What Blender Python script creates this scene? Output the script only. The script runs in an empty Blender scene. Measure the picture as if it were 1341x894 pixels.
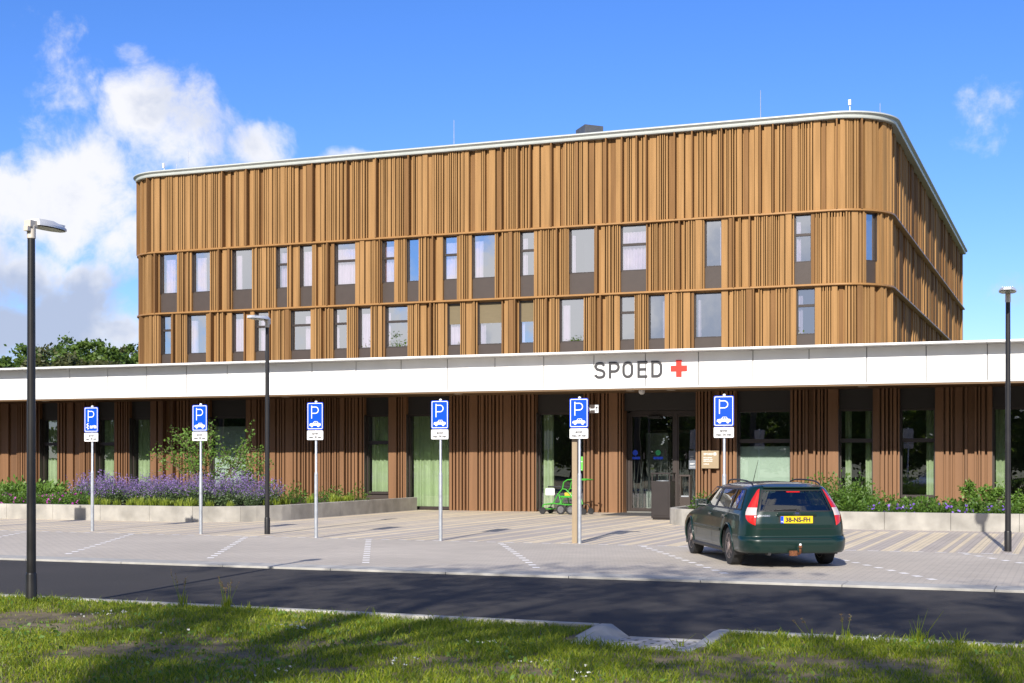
import bpy, math, random
import numpy as np
from mathutils import Vector, Matrix
rng = random.Random(11)
nr = np.random.default_rng(11)
S = bpy.context.scene
COL = S.collection
PI = math.pi

# ------------------------------------------------------------------ camera
F_PX, CX, HY, CAMH = 1876.0, 670.5, 600.0, 1.75      # survey of the photograph
YAW = math.radians(21.47)
RX, RY = math.cos(YAW), math.sin(YAW)                # camera right in the plan
FX, FY = -math.sin(YAW), math.cos(YAW)               # camera forward in the plan
cam = bpy.data.cameras.new('camera')
cam_o = bpy.data.objects.new('camera', cam); COL.objects.link(cam_o)
cam.sensor_width = 36; cam.lens = F_PX / 1341 * 36
cam.shift_y = (HY - 447) / 1341
cam.clip_end = 6000; cam.clip_start = .1
cam_o.location = (0, 0, CAMH); cam_o.rotation_euler = (PI / 2, 0, YAW)
S.camera = cam_o

def ray(px):
    a = (px - CX) / F_PX
    return a * RX + FX, a * RY + FY
def X_at(px, Y):                                     # survey: plan X of a sight line at depth Y
    x, y = ray(px); return x * Y / y
def gnd(px, py, z=0.):                               # survey: ground point of a pixel
    d = F_PX * (CAMH - z) / (py - HY); x, y = ray(px); return x * d, y * d
def skydir(px, py):
    x, y = ray(px); return Vector((x, y, (HY - py) / F_PX)).normalized()

# ------------------------------------------------------------------ materials
def nt(m):
    m.use_nodes = True
    return m.node_tree.nodes, m.node_tree.links
def mat(name, col, rough=.5, metal=0., var=0., vscale=3., bump=0., bscale=40., coat=0., spec=.5, var2=0., v2scale=.4, trans=0., stretch=None):
    m = bpy.data.materials.new(name); n, l = nt(m)
    b = n['Principled BSDF']
    b.inputs['Roughness'].default_value = rough
    b.inputs['Metallic'].default_value = metal
    b.inputs['Specular IOR Level'].default_value = spec
    b.inputs['Coat Weight'].default_value = coat
    b.inputs['Coat Roughness'].default_value = .04
    c = (*col, 1)
    b.inputs['Base Color'].default_value = c
    tc = n.new('ShaderNodeTexCoord')
    src = tc.outputs['Object']
    if stretch:
        mp = n.new('ShaderNodeMapping'); mp.inputs['Scale'].default_value = stretch
        l.new(src, mp.inputs['Vector']); src = mp.outputs['Vector']
    last = None
    for amt, sc in ((var, vscale), (var2, v2scale)):
        if amt <= 0: continue
        t = n.new('ShaderNodeTexNoise'); t.inputs['Scale'].default_value = sc; t.inputs['Detail'].default_value = 5
        l.new(src, t.inputs['Vector'])
        r = n.new('ShaderNodeMapRange'); r.inputs['From Min'].default_value = .3; r.inputs['From Max'].default_value = .7
        r.inputs['To Min'].default_value = 1 - amt; r.inputs['To Max'].default_value = 1 + amt
        l.new(t.outputs['Fac'], r.inputs['Value'])
        mx = n.new('ShaderNodeMix'); mx.data_type = 'RGBA'; mx.blend_type = 'MULTIPLY'; mx.inputs['Factor'].default_value = 1
        if last is None: mx.inputs[6].default_value = c
        else: l.new(last, mx.inputs[6])
        cb = n.new('ShaderNodeCombineColor')
        for k in range(3): l.new(r.outputs['Result'], cb.inputs[k])
        l.new(cb.outputs['Color'], mx.inputs[7]); last = mx.outputs[2]
    if last is not None: l.new(last, b.inputs['Base Color'])
    if bump > 0:
        t = n.new('ShaderNodeTexNoise'); t.inputs['Scale'].default_value = bscale; t.inputs['Detail'].default_value = 4
        l.new(src, t.inputs['Vector'])
        bp = n.new('ShaderNodeBump'); bp.inputs['Strength'].default_value = bump; bp.inputs['Distance'].default_value = .02
        l.new(t.outputs['Fac'], bp.inputs['Height']); l.new(bp.outputs['Normal'], b.inputs['Normal'])
    if trans > 0:
        tr = n.new('ShaderNodeBsdfTranslucent'); ms = n.new('ShaderNodeMixShader'); ms.inputs[0].default_value = trans
        if last is not None: l.new(last, tr.inputs['Color'])
        else: tr.inputs['Color'].default_value = c
        l.new(b.outputs[0], ms.inputs[1]); l.new(tr.outputs[0], ms.inputs[2])
        l.new(ms.outputs[0], n['Material Output'].inputs['Surface'])
    return m
def leafmat(name, c0, c1, trans=.35, rough=.5):
    """leaf colour varies from leaf to leaf (mesh islands)"""
    m = bpy.data.materials.new(name); n, l = nt(m); b = n['Principled BSDF']
    b.inputs['Roughness'].default_value = rough
    g = n.new('ShaderNodeNewGeometry')
    mx = n.new('ShaderNodeMix'); mx.data_type = 'RGBA'
    mx.inputs[6].default_value = (*c0, 1); mx.inputs[7].default_value = (*c1, 1)
    l.new(g.outputs['Random Per Island'], mx.inputs['Factor']); l.new(mx.outputs[2], b.inputs['Base Color'])
    tr = n.new('ShaderNodeBsdfTranslucent'); l.new(mx.outputs[2], tr.inputs['Color'])
    ms = n.new('ShaderNodeMixShader'); ms.inputs[0].default_value = trans
    l.new(b.outputs[0], ms.inputs[1]); l.new(tr.outputs[0], ms.inputs[2])
    l.new(ms.outputs[0], n['Material Output'].inputs['Surface'])
    return m
def glassmat(name, tint, base=.12, top=.8, gcol=(1, 1, 1)):
    m = bpy.data.materials.new(name); n, l = nt(m); n.remove(n['Principled BSDF'])
    t = n.new('ShaderNodeBsdfTransparent'); t.inputs['Color'].default_value = (*tint, 1)
    g = n.new('ShaderNodeBsdfGlossy'); g.inputs['Roughness'].default_value = .0; g.inputs['Color'].default_value = (*gcol, 1)
    tc = n.new('ShaderNodeTexCoord'); nz = n.new('ShaderNodeTexNoise'); nz.inputs['Scale'].default_value = .9
    bp = n.new('ShaderNodeBump'); bp.inputs['Strength'].default_value = .02; bp.inputs['Distance'].default_value = .05
    l.new(tc.outputs['Object'], nz.inputs['Vector']); l.new(nz.outputs['Fac'], bp.inputs['Height']); l.new(bp.outputs['Normal'], g.inputs['Normal'])
    lw = n.new('ShaderNodeLayerWeight'); lw.inputs['Blend'].default_value = .35
    r = n.new('ShaderNodeMapRange'); r.inputs['To Min'].default_value = base; r.inputs['To Max'].default_value = top
    l.new(lw.outputs['Fresnel'], r.inputs['Value'])
    ms = n.new('ShaderNodeMixShader'); l.new(r.outputs['Result'], ms.inputs[0]); l.new(t.outputs[0], ms.inputs[1]); l.new(g.outputs[0], ms.inputs[2])
    l.new(ms.outputs[0], n['Material Output'].inputs['Surface'])
    return m
def islandmat(name, col, rough, amt=.12, metal=0., spec=.5, streak=.1):
    """sheet metal: every folded profile a touch different, faint vertical streaks"""
    m = bpy.data.materials.new(name); n, l = nt(m); b = n['Principled BSDF']
    b.inputs['Roughness'].default_value = rough; b.inputs['Metallic'].default_value = metal; b.inputs['Specular IOR Level'].default_value = spec
    at = n.new('ShaderNodeAttribute'); at.attribute_name = 'tone'
    r = n.new('ShaderNodeMapRange'); r.inputs['To Min'].default_value = 1 - amt; r.inputs['To Max'].default_value = 1 + amt
    l.new(at.outputs['Fac'], r.inputs['Value'])
    tc = n.new('ShaderNodeTexCoord'); mp = n.new('ShaderNodeMapping'); mp.inputs['Scale'].default_value = (6, 6, .35)
    l.new(tc.outputs['Object'], mp.inputs['Vector'])
    t = n.new('ShaderNodeTexNoise'); t.inputs['Scale'].default_value = 1.; t.inputs['Detail'].default_value = 6
    l.new(mp.outputs['Vector'], t.inputs['Vector'])
    r2 = n.new('ShaderNodeMapRange'); r2.inputs['From Min'].default_value = .3; r2.inputs['From Max'].default_value = .7
    r2.inputs['To Min'].default_value = 1 - streak; r2.inputs['To Max'].default_value = 1 + streak
    l.new(t.outputs['Fac'], r2.inputs['Value'])
    ml = n.new('ShaderNodeMath'); ml.operation = 'MULTIPLY'; l.new(r.outputs[0], ml.inputs[0]); l.new(r2.outputs[0], ml.inputs[1])
    vm = n.new('ShaderNodeVectorMath'); vm.operation = 'SCALE'; vm.inputs[0].default_value = col
    l.new(ml.outputs[0], vm.inputs['Scale']); l.new(vm.outputs[0], b.inputs['Base Color'])
    return m
def pavermat(name, c1, c2, mortar, bw, bh, rough=.8, rot=0., msize=.012, stain=.12):
    m = bpy.data.materials.new(name); n, l = nt(m); b = n['Principled BSDF']; b.inputs['Roughness'].default_value = rough
    tc = n.new('ShaderNodeTexCoord'); mp = n.new('ShaderNodeMapping'); mp.inputs['Rotation'].default_value = (0, 0, rot)
    l.new(tc.outputs['Object'], mp.inputs['Vector'])
    br = n.new('ShaderNodeTexBrick'); br.inputs['Scale'].default_value = 1
    br.inputs['Brick Width'].default_value = bw; br.inputs['Row Height'].default_value = bh
    br.inputs['Mortar Size'].default_value = msize; br.inputs['Mortar Smooth'].default_value = .3
    br.inputs['Color1'].default_value = (*c1, 1); br.inputs['Color2'].default_value = (*c2, 1); br.inputs['Mortar'].default_value = (*mortar, 1)
    l.new(mp.outputs['Vector'], br.inputs['Vector'])
    last = br.outputs['Color']
    for sc, am in ((.35, stain), (2.5, stain * .6), (60, stain * .6)):
        t = n.new('ShaderNodeTexNoise'); t.inputs['Scale'].default_value = sc; t.inputs['Detail'].default_value = 4
        l.new(tc.outputs['Object'], t.inputs['Vector'])
        r = n.new('ShaderNodeMapRange'); r.inputs['From Min'].default_value = .3; r.inputs['From Max'].default_value = .7
        r.inputs['To Min'].default_value = 1 - am; r.inputs['To Max'].default_value = 1 + am
        l.new(t.outputs['Fac'], r.inputs['Value'])
        vm = n.new('ShaderNodeVectorMath'); vm.operation = 'SCALE'; l.new(last, vm.inputs[0]); l.new(r.outputs[0], vm.inputs['Scale']); last = vm.outputs[0]
    l.new(last, b.inputs['Base Color'])
    bp = n.new('ShaderNodeBump'); bp.inputs['Strength'].default_value = .3; bp.inputs['Distance'].default_value = .004; bp.invert = True
    l.new(br.outputs['Fac'], bp.inputs['Height']); l.new(bp.outputs['Normal'], b.inputs['Normal'])
    return m

M = {}
M['gold'] = islandmat('gold_cladding', (.325, .186, .080), .6, .0, .12, .0, .14)
M['bronze'] = islandmat('gold_cladding_side_shade', (.205, .112, .050), .6, .0, .14, .0, .14)  # gold darkened: shade of the folded side faces put into the colour
M['brown'] = islandmat('brown_cladding', (.225, .117, .058), .5, .05, .10, .3, .12)
M['brown_dark'] = islandmat('dark_brown_cladding', (.175, .093, .048), .5, .05, .10, .3, .12)
M['ledge'] = mat('ledge_metal', (.33, .17, .055), .45, .12, var=.08)
M['dark_frame'] = mat('dark_bronze_frame', (.045, .034, .03), .45, .2, var=.08)
M['spandrel'] = mat('spandrel_panel', (.055, .040, .033), .55, .1, var=.06)
M['header'] = mat('dark_header_panel', (.03, .026, .024), .5, .1)
M['blind'] = mat('olive_blind', (.16, .125, .07), .8, var=.1, vscale=2, stretch=(1, 1, 40))
M['rim'] = mat('roof_rim_metal', (.50, .52, .48), .4, .1, var=.05)
M['fascia'] = mat('white_fascia', (.80, .80, .79), .35, var=.05, vscale=1.2, stretch=(1, 1, .2))
M['joint'] = mat('fascia_joint', (.09, .085, .09), .8)
M['soffit'] = mat('soffit_metal', (.15, .088, .04), .55, .1, var=.06)
M['roof'] = mat('roof_membrane', (.28, .28, .28), .9, var=.1)
M['inside'] = mat('interior_wall', (.17, .17, .16), .9, var=.2, vscale=.6)
M['inside_up'] = mat('interior_wall_upstairs', (.12, .13, .16), .9, var=.2, vscale=.6)
M['glass'] = glassmat('window_glass', (.88, .93, .89), .17, .95)
M['glass_up'] = glassmat('window_glass_upstairs', (.88, .90, .96), .52, 1.)
M['film'] = mat('frosted_film', (.62, .72, .64), .6, trans=.3)
M['curtain_green'] = mat('green_curtain', (.56, .66, .42), .9, var=.06, trans=.25)
M['curtain_pale'] = mat('pale_curtain', (.88, .74, .84), .9, var=.05, trans=.15)
M['letter'] = mat('dark_grey_letter', (.045, .043, .047), .5)
M['red'] = mat('red_cross', (.80, .035, .02), .45)
M['white'] = mat('white_paint', (.80, .80, .80), .45, var=.03)
M['blue'] = mat('sign_blue', (.0, .065, .72), .35, var=.03)
M['black_text'] = mat('black_print', (.03, .03, .035), .6)
M['galv'] = mat('galvanised_steel', (.40, .42, .45), .45, .45, var=.14, vscale=14, var2=.08, v2scale=3)
M['lamp_black'] = mat('lamp_post_paint', (.018, .017, .018), .38, .1, var=.2, vscale=4)
M['lamp_grey'] = mat('lamp_head_grey', (.62, .63, .65), .4, .2, var=.05)
M['lamp_beige'] = mat('lamp_clamp', (.60, .54, .46), .5, .1)
M['lamp_lens'] = mat('lamp_lens', (.10, .13, .08), .15, var=.5, vscale=30)
M['beige_post'] = mat('beige_post', (.33, .25, .16), .5, .1, var=.06)
M['plaque'] = mat('beige_plaque', (.36, .275, .17), .45, .1, var=.04)
M['concrete'] = mat('concrete_block', (.335, .315, .28), .85, var=.22, vscale=2.2, var2=.2, v2scale=.8, bump=.15, bscale=60)
M['kerb'] = mat('concrete_kerb', (.39, .375, .345), .85, var=.14, vscale=5, var2=.1, v2scale=.6, bump=.1)
M['asphalt'] = mat('asphalt', (.036, .0315, .028), .88, var=.22, vscale=70, var2=.2, v2scale=.35, bump=.35, bscale=160)
M['soil'] = mat('lawn_soil', (.16, .125, .065), .95, var=.3, vscale=7, var2=.25, v2scale=1.1, bump=.5, bscale=30)
M['bed_soil'] = mat('bed_soil', (.07, .042, .026), .95, var=.35, vscale=16, bump=.7, bscale=30)
M['ground'] = mat('ground_green', (.07, .085, .032), .95, var=.25, vscale=.6, var2=.2, v2scale=.05)
M['parking'] = pavermat('parking_pavers', (.50, .44, .37), (.465, .415, .35), (.37, .33, .28), .21, .105, stain=.09)
M['taupe'] = pavermat('taupe_pavers', (.46, .40, .345), (.43, .375, .33), (.33, .29, .25), .21, .105, rot=PI / 2, stain=.09)
M['cream'] = pavermat('cream_pavers', (.68, .57, .40), (.64, .535, .375), (.46, .385, .28), .21, .105, rot=PI / 2, stain=.08)
M['path'] = pavermat('grey_path_pavers', (.46, .44, .46), (.40, .385, .40), (.13, .13, .09), .22, .11, msize=.02, stain=.12)
M['marking'] = mat('white_pavers', (.86, .83, .80), .7, var=.08, vscale=6)
M['mat_dark'] = mat('door_mat_fibre', (.06, .06, .062), .95, var=.2, vscale=60)
M['bin'] = mat('bin_paint', (.018, .012, .011), .5, .0, var=.15)
M['bark'] = mat('bark', (.075, .055, .04), .95, var=.3, vscale=8, bump=.6)
M['stem'] = mat('woody_stem', (.12, .09, .055), .9)
M['leaf_far'] = leafmat('leaf_far', (.055, .11, .016), (.12, .19, .03), .35)
M['leaf_far2'] = leafmat('leaf_far_light', (.07, .13, .018), (.14, .21, .03), .35)
M['leaf_far3'] = leafmat('leaf_far_olive', (.05, .065, .018), (.11, .115, .04), .3)
M['leaf_tree'] = leafmat('leaf_tree', (.12, .21, .025), (.23, .32, .045), .6)
M['leaf_shrub'] = leafmat('leaf_shrub', (.05, .12, .015), (.13, .23, .03), .35)
M['leaf_bright'] = leafmat('leaf_bright', (.10, .20, .025), (.18, .30, .05), .35)
M['leaf_cat'] = leafmat('leaf_greygreen', (.07, .12, .045), (.13, .19, .075), .3)
M['fl_purple'] = leafmat('flower_purple', (.20, .11, .36), (.38, .25, .56), .3)
M['fl_magenta'] = leafmat('flower_magenta', (.42, .03, .36), (.60, .08, .48), .25)
M['fl_violet'] = leafmat('flower_violet', (.20, .10, .55), (.34, .18, .70), .25)
M['fl_white'] = leafmat('flower_white', (.65, .65, .6), (.8, .8, .75), .2)
M['tuft'] = leafmat('tuft_yellowgreen', (.20, .28, .03), (.36, .42, .06), .35)
M['grass'] = leafmat('grass_blade', (.09, .18, .008), (.38, .42, .03), .5)
M['grass_dry'] = leafmat('grass_seed', (.20, .13, .06), (.30, .20, .10), .3)

# ------------------------------------------------------------------ mesh helpers
class MB:
    def __init__(s): s.v = []; s.f = []; s.m = []; s.t = []
    def face(s, pts, mi=0, tone=.5):
        k = len(s.v); s.v += [tuple(p) for p in pts]; s.f.append(list(range(k, k + len(pts)))); s.m.append(mi); s.t.append(tone)
    def mesh(s, V, F, mi=0, tone=.5):
        k = len(s.v); s.v += [tuple(p) for p in V]
        for f in F: s.f.append([i + k for i in f]); s.m.append(mi); s.t.append(tone)
    def box(s, x0, x1, y0, y1, z0, z1, mi=0):
        V = [(x, y, z) for z in (z0, z1) for y in (y0, y1) for x in (x0, x1)]
        s.mesh(V, [(0, 2, 3, 1), (4, 5, 7, 6), (0, 1, 5, 4), (2, 6, 7, 3), (0, 4, 6, 2), (1, 3, 7, 5)], mi)
    def obox(s, c, half, R=None, mi=0):
        R = R or Matrix.Identity(3); c = Vector(c)
        V = [c + R @ Vector((sx * half[0], sy * half[1], sz * half[2])) for sz in (-1, 1) for sy in (-1, 1) for sx in (-1, 1)]
        s.mesh(V, [(0, 2, 3, 1), (4, 5, 7, 6), (0, 1, 5, 4), (2, 6, 7, 3), (0, 4, 6, 2), (1, 3, 7, 5)], mi)
    def tube(s, P, r, n=8, mi=0, cap=True):
        P = [Vector(p) for p in P]; r = r if isinstance(r, (list, tuple)) else [r] * len(P)
        V = []; up = None
        for i, p in enumerate(P):
            t = (P[min(i + 1, len(P) - 1)] - P[max(i - 1, 0)]).normalized()
            if up is None:
                up = Vector((0, 0, 1)) if abs(t.z) < .9 else Vector((1, 0, 0))
            a = t.cross(up).normalized(); b = a.cross(t).normalized(); up = b
            for k in range(n):
                w = 2 * PI * k / n; V.append(p + r[i] * (math.cos(w) * a + math.sin(w) * b))
        F = [(i * n + k, i * n + (k + 1) % n, (i + 1) * n + (k + 1) % n, (i + 1) * n + k) for i in range(len(P) - 1) for k in range(n)]
        if cap: F += [tuple(range(n))[::-1], tuple(range((len(P) - 1) * n, len(P) * n))]
        s.mesh(V, F, mi)
    def lathe(s, prof, n=24, c=(0, 0, 0), axis='z', mi=0):
        V = []
        for r, h in prof:
            for k in range(n):
                w = 2 * PI * k / n; a, b = r * math.cos(w), r * math.sin(w)
                V.append((c[0] + a, c[1] + b, c[2] + h) if axis == 'z' else (c[0] + b, c[1] + h, c[2] + a))
        F = [(i * n + k, i * n + (k + 1) % n, (i + 1) * n + (k + 1) % n, (i + 1) * n + k) for i in range(len(prof) - 1) for k in range(n)]
        F += [tuple(range(n))[::-1], tuple(range((len(prof) - 1) * n, len(prof) * n))]
        s.mesh(V, F, mi)
    def prism_y(s, poly, y0, y1, mi=0):              # outline in XZ, thickness along Y
        n = len(poly); V = [(x, y0, z) for x, z in poly] + [(x, y1, z) for x, z in poly]
        F = [tuple(range(n)), tuple(range(n, 2 * n))[::-1]] + [(i, i + n, (i + 1) % n + n, (i + 1) % n) for i in range(n)]
        s.mesh(V, F, mi)
    def prism_z(s, poly, z0, z1, mi=0):
        n = len(poly); V = [(x, y, z0) for x, y in poly] + [(x, y, z1) for x, y in poly]
        F = [tuple(range(n))[::-1], tuple(range(n, 2 * n))] + [(i, (i + 1) % n, (i + 1) % n + n, i + n) for i in range(n)]
        s.mesh(V, F, mi)
    def build(s, name, mats, parent=None, smooth=None, bevel=0., tone=False):
        me = bpy.data.meshes.new(name); V = s.v
        r = parent
        while r is not None and r.parent is not None: r = r.parent
        if r is not None:
            inv = r.matrix_basis.inverted(); V = [inv @ Vector(p) for p in V]
        me.from_pydata([tuple(p) for p in V], [], s.f)
        mats = mats if isinstance(mats, (list, tuple)) else [mats]
        for m in mats: me.materials.append(m)
        me.polygons.foreach_set('material_index', s.m)
        if tone:
            a = me.attributes.new('tone', 'FLOAT', 'FACE'); a.data.foreach_set('value', s.t)
        me.update()
        if smooth is not None:
            me.shade_smooth(); me.set_sharp_from_angle(angle=math.radians(smooth))
        o = bpy.data.objects.new(name, me); COL.objects.link(o)
        if parent is not None: o.parent = parent
        if bevel:
            b = o.modifiers.new('bevel', 'BEVEL'); b.width = bevel; b.segments = 2; b.limit_method = 'ANGLE'
        return o
def npmesh(name, V, Q, mats, mi=None, parent=None, tri=False):
    me = bpy.data.meshes.new(name); V = np.asarray(V, np.float32); Q = np.asarray(Q, np.int32); k = Q.shape[1]
    me.vertices.add(len(V)); me.vertices.foreach_set('co', V.ravel())
    me.loops.add(Q.size); me.loops.foreach_set('vertex_index', Q.ravel())
    me.polygons.add(len(Q)); me.polygons.foreach_set('loop_start', np.arange(0, Q.size, k, dtype=np.int32))
    for m in mats: me.materials.append(m)
    if mi is not None: me.polygons.foreach_set('material_index', np.asarray(mi, np.int32))
    me.update(calc_edges=True)
    o = bpy.data.objects.new(name, me); COL.objects.link(o)
    if parent is not None: o.parent = parent
    return o
def thing(name, label, cat, loc=(0, 0, 0), rz=0., group=None):
    o = bpy.data.objects.new(name, None); COL.objects.link(o); o.empty_display_size = .3
    o.location = loc; o.rotation_euler = (0, 0, rz)
    o.matrix_basis = Matrix.Translation(loc) @ Matrix.Rotation(rz, 4, 'Z')
    return tag(o, label, cat, group)
def tag(o, label, cat, group=None):
    o['label'] = label; o['category'] = cat
    if group: o['group'] = group
    return o
def struct(o, kind='structure'):
    o['kind'] = kind; return o
def copy_tree(o, parent=None):
    c = o.copy(); COL.objects.link(c)
    if parent is not None: c.parent = parent
    for ch in [x for x in list(COL.objects) if x.parent == o]: copy_tree(ch, c)
    return c
def text_geo(txt, size, bold=0., align='LEFT'):
    cu = bpy.data.curves.new('t', 'FONT'); cu.body = txt; cu.size = size; cu.offset = bold; cu.align_x = align; cu.resolution_u = 3
    o = bpy.data.objects.new('t', cu); COL.objects.link(o)
    dg = bpy.context.evaluated_depsgraph_get(); dg.update()
    me = bpy.data.meshes.new_from_object(o.evaluated_get(dg))
    V = [(v.co.x, v.co.y) for v in me.vertices]; Fs = [tuple(p.vertices) for p in me.polygons]
    bpy.data.objects.remove(o); bpy.data.meshes.remove(me); bpy.data.curves.remove(cu)
    return V, Fs
def put_text(mb, txt, size, x, y, z, bold=0., align='LEFT', mi=0, fit=None):
    """upright text facing -Y; fit = wanted width"""
    V, Fs = text_geo(txt, size, bold, align)
    k = 1.
    if fit and V:
        w = max(p[0] for p in V) - min(p[0] for p in V); k = fit / w
    mb.mesh([(x + p[0] * k, y, z + p[1]) for p in V], Fs, mi)
def catmull(P, n=6, closed=False):
    P = [Vector(p) for p in P]; out = []; N = len(P); rngi = range(N if closed else N - 1)
    for i in rngi:
        p0 = P[(i - 1) % N] if closed or i > 0 else P[0]; p1 = P[i]; p2 = P[(i + 1) % N]; p3 = P[(i + 2) % N] if closed or i + 2 < N else P[-1]
        for k in range(n):
            t = k / n
            out.append(.5 * ((2 * p1) + (p2 - p0) * t + (2 * p0 - 5 * p1 + 4 * p2 - p3) * t * t + (3 * p1 - p0 - 3 * p2 + p3) * t ** 3))
    if not closed: out.append(P[-1])
    return out
def ribbon(mb, P, t, xf, y0, y1, closed=False, mi=0):
    """letter stroke: centre line P in the plane, width t, between y0 (front) and y1"""
    P = [Vector((p[0], p[1])) for p in P]; n = len(P); L = []; R = []
    for i in range(n):
        a = P[(i - 1) % n] if closed or i > 0 else P[i]; b = P[(i + 1) % n] if closed or i < n - 1 else P[i]
        d1 = (P[i] - a); d2 = (b - P[i])
        if d1.length < 1e-6: d1 = d2
        if d2.length < 1e-6: d2 = d1
        d1.normalize(); d2.normalize(); d = (d1 + d2)
        d = d.normalized() if d.length > 1e-5 else d1
        nrm = Vector((-d.y, d.x)); c = max(.5, nrm.dot(Vector((-d1.y, d1.x))))
        L.append(P[i] + nrm * t / 2 / c); R.append(P[i] - nrm * t / 2 / c)
    m = n if closed else n - 1
    V = []
    for yy in (y0, y1):
        V += [(*xf(p), yy) for p in L] + [(*xf(p), yy) for p in R]
    V = [(a, c, b) for a, b, c in V]
    F = []
    for i in range(m):
        j = (i + 1) % n
        F += [(i, n + i, n + j, j), (2 * n + i, 2 * n + j, 3 * n + j, 3 * n + i), (i, j, 2 * n + j, 2 * n + i), (n + i, 3 * n + i, 3 * n + j, n + j)]
    if not closed: F += [(0, 2 * n, 3 * n, n), (n - 1, 2 * n - 1, 4 * n - 1, 3 * n - 1)]
    mb.mesh(V, F, mi)
def arc(cx, cy, r, a0, a1, n=10, ry=None):
    ry = ry or r
    return [(cx + r * math.cos(math.radians(a0 + (a1 - a0) * i / n)), cy + ry * math.sin(math.radians(a0 + (a1 - a0) * i / n))) for i in range(n + 1)]
def rrect(x0, x1, z0, z1, r, n=5):
    return arc(x1 - r, z1 - r, r, 0, 90, n) + arc(x0 + r, z1 - r, r, 90, 180, n) + arc(x0 + r, z0 + r, r, 180, 270, n) + arc(x1 - r, z0 + r, r, 270, 360, n)
# ------------------------------------------------------------------ sky, sun
SUN_EL = math.radians(29.4); SUN_AZ = Vector((-.115, .993)).normalized()
w = bpy.data.worlds.new('World'); S.world = w; w.use_nodes = True
n, l = w.node_tree.nodes, w.node_tree.links
bg = n['Background']; SKY = .095; bg.inputs['Strength'].default_value = SKY
sky = n.new('ShaderNodeTexSky'); sky.sky_type = 'NISHITA'; sky.sun_disc = False
sky.sun_elevation = SUN_EL; sky.sun_rotation = math.atan2(-SUN_AZ.x, -SUN_AZ.y)
sky.air_density = 1.0; sky.dust_density = .0; sky.ozone_density = 3.0
hs = n.new('ShaderNodeHueSaturation'); hs.inputs['Saturation'].default_value = 1.12; hs.inputs['Value'].default_value = 1.0
tint = n.new('ShaderNodeMix'); tint.data_type = 'RGBA'; tint.blend_type = 'MULTIPLY'; tint.inputs['Factor'].default_value = 1; tint.inputs[7].default_value = (.80, .88, 1.27, 1)
l.new(sky.outputs[0], tint.inputs[6]); l.new(tint.outputs[2], hs.inputs['Color'])
tc = n.new('ShaderNodeTexCoord')
def vmath(op, a, b=None):
    x = n.new('ShaderNodeVectorMath'); x.operation = op
    for k, v in enumerate((a, b)):
        if v is None: continue
        if hasattr(v, 'links'): l.new(v, x.inputs[k])
        else: x.inputs[k].default_value = v
    return x
def fmath(op, a, b=None):
    x = n.new('ShaderNodeMath'); x.operation = op
    for k, v in enumerate((a, b)):
        if v is None: continue
        if hasattr(v, 'links'): l.new(v, x.inputs[k])
        else: x.inputs[k].default_value = v
    return x.outputs[0]
def maprange(v, a, b, c, d, smooth=True):
    x = n.new('ShaderNodeMapRange'); x.interpolation_type = 'SMOOTHSTEP' if smooth else 'LINEAR'
    l.new(v, x.inputs['Value'])
    for k, q in zip(('From Min', 'From Max', 'To Min', 'To Max'), (a, b, c, d)): x.inputs[k].default_value = q
    return x.outputs['Result']
D = tc.outputs['Generated']
def noise(scale, detail, vec, rough=.55):
    x = n.new('ShaderNodeTexNoise'); x.inputs['Scale'].default_value = scale; x.inputs['Detail'].default_value = detail; x.inputs['Roughness'].default_value = rough
    l.new(vec, x.inputs['Vector']); return x
warp = noise(7., 4, D); wv = vmath('SUBTRACT', warp.outputs['Color'], (.5, .5, .5)); wv = vmath('MULTIPLY', wv.outputs[0], (.05, .05, .05))
DW = vmath('ADD', D, wv.outputs[0]).outputs[0]
n1 = noise(12., 10, DW, .62).outputs['Fac']
n1b = noise(5.5, 3, DW, .5).outputs['Fac']
# cloud banks: direction, angular half size, flattening, strength
CLOUDS = [(85, 265, .060, 1.0, 1.0), (165, 330, .05, 1.2, .75), (15, 255, .040, 1., .9), (255, 168, .058, 1.4, .68), (325, 190, .042, 1.6, .72), (190, 140, .042, 1.1, .70),
          (70, 55, .048, 1.4, .56), (105, 95, .048, 1.0, .5), (165, 70, .028, 1.6, .44), (75, 115, .03, 1.6, .42), (30, 345, .06, 1.6, .9), (120, 360, .05, 1.8, .8),
          (90, 420, .075, 1.6, 1.0), (20, 420, .06, 1.6, 1.), (160, 430, .05, 2., .8), (470, 190, .030, 2.6, .60), (548, 178, .012, 2., .4), (1330, 150, .060, 1.5, .31), (1318, 385, .05, 2.4, .37), (1290, 170, .02, 2., .24)]
acc = None
for px, py, r, kz, st in CLOUDS:
    c = skydir(px, py)
    s = vmath('SUBTRACT', DW, tuple(c)); s = vmath('MULTIPLY', s.outputs[0], (1, 1, kz)); s = vmath('LENGTH', s.outputs[0])
    f = maprange(s.outputs['Value'], 0, r * 1.35, st, 0.)
    acc = f if acc is None else fmath('MAXIMUM', acc, f)
# scattered fair-weather cloud over the half of the sky behind the viewpoint
sep = n.new('ShaderNodeSeparateXYZ'); l.new(D, sep.inputs[0])
back = maprange(sep.outputs['Y'], -.5, .2, 1., 0.)
big = noise(3.2, 3, DW).outputs['Fac']
bc = fmath('MULTIPLY', back, maprange(big, .36, .58, 0., .9))
acc = fmath('MAXIMUM', acc, bc)
for c, r, kz, st in (((-.20, -.97, .14), .24, 1.3, 1.25), ((-.5, -.85, .11), .16, 1.6, .75)):
    s = vmath('SUBTRACT', DW, tuple(Vector(c).normalized())); s = vmath('MULTIPLY', s.outputs[0], (1, 1, kz)); s = vmath('LENGTH', s.outputs[0])
    acc = fmath('MAXIMUM', acc, maprange(s.outputs['Value'], 0, r * 1.35, st, 0.))
dens = fmath('ADD', acc, fmath('MULTIPLY', fmath('SUBTRACT', n1, .5), 2.1))
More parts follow.
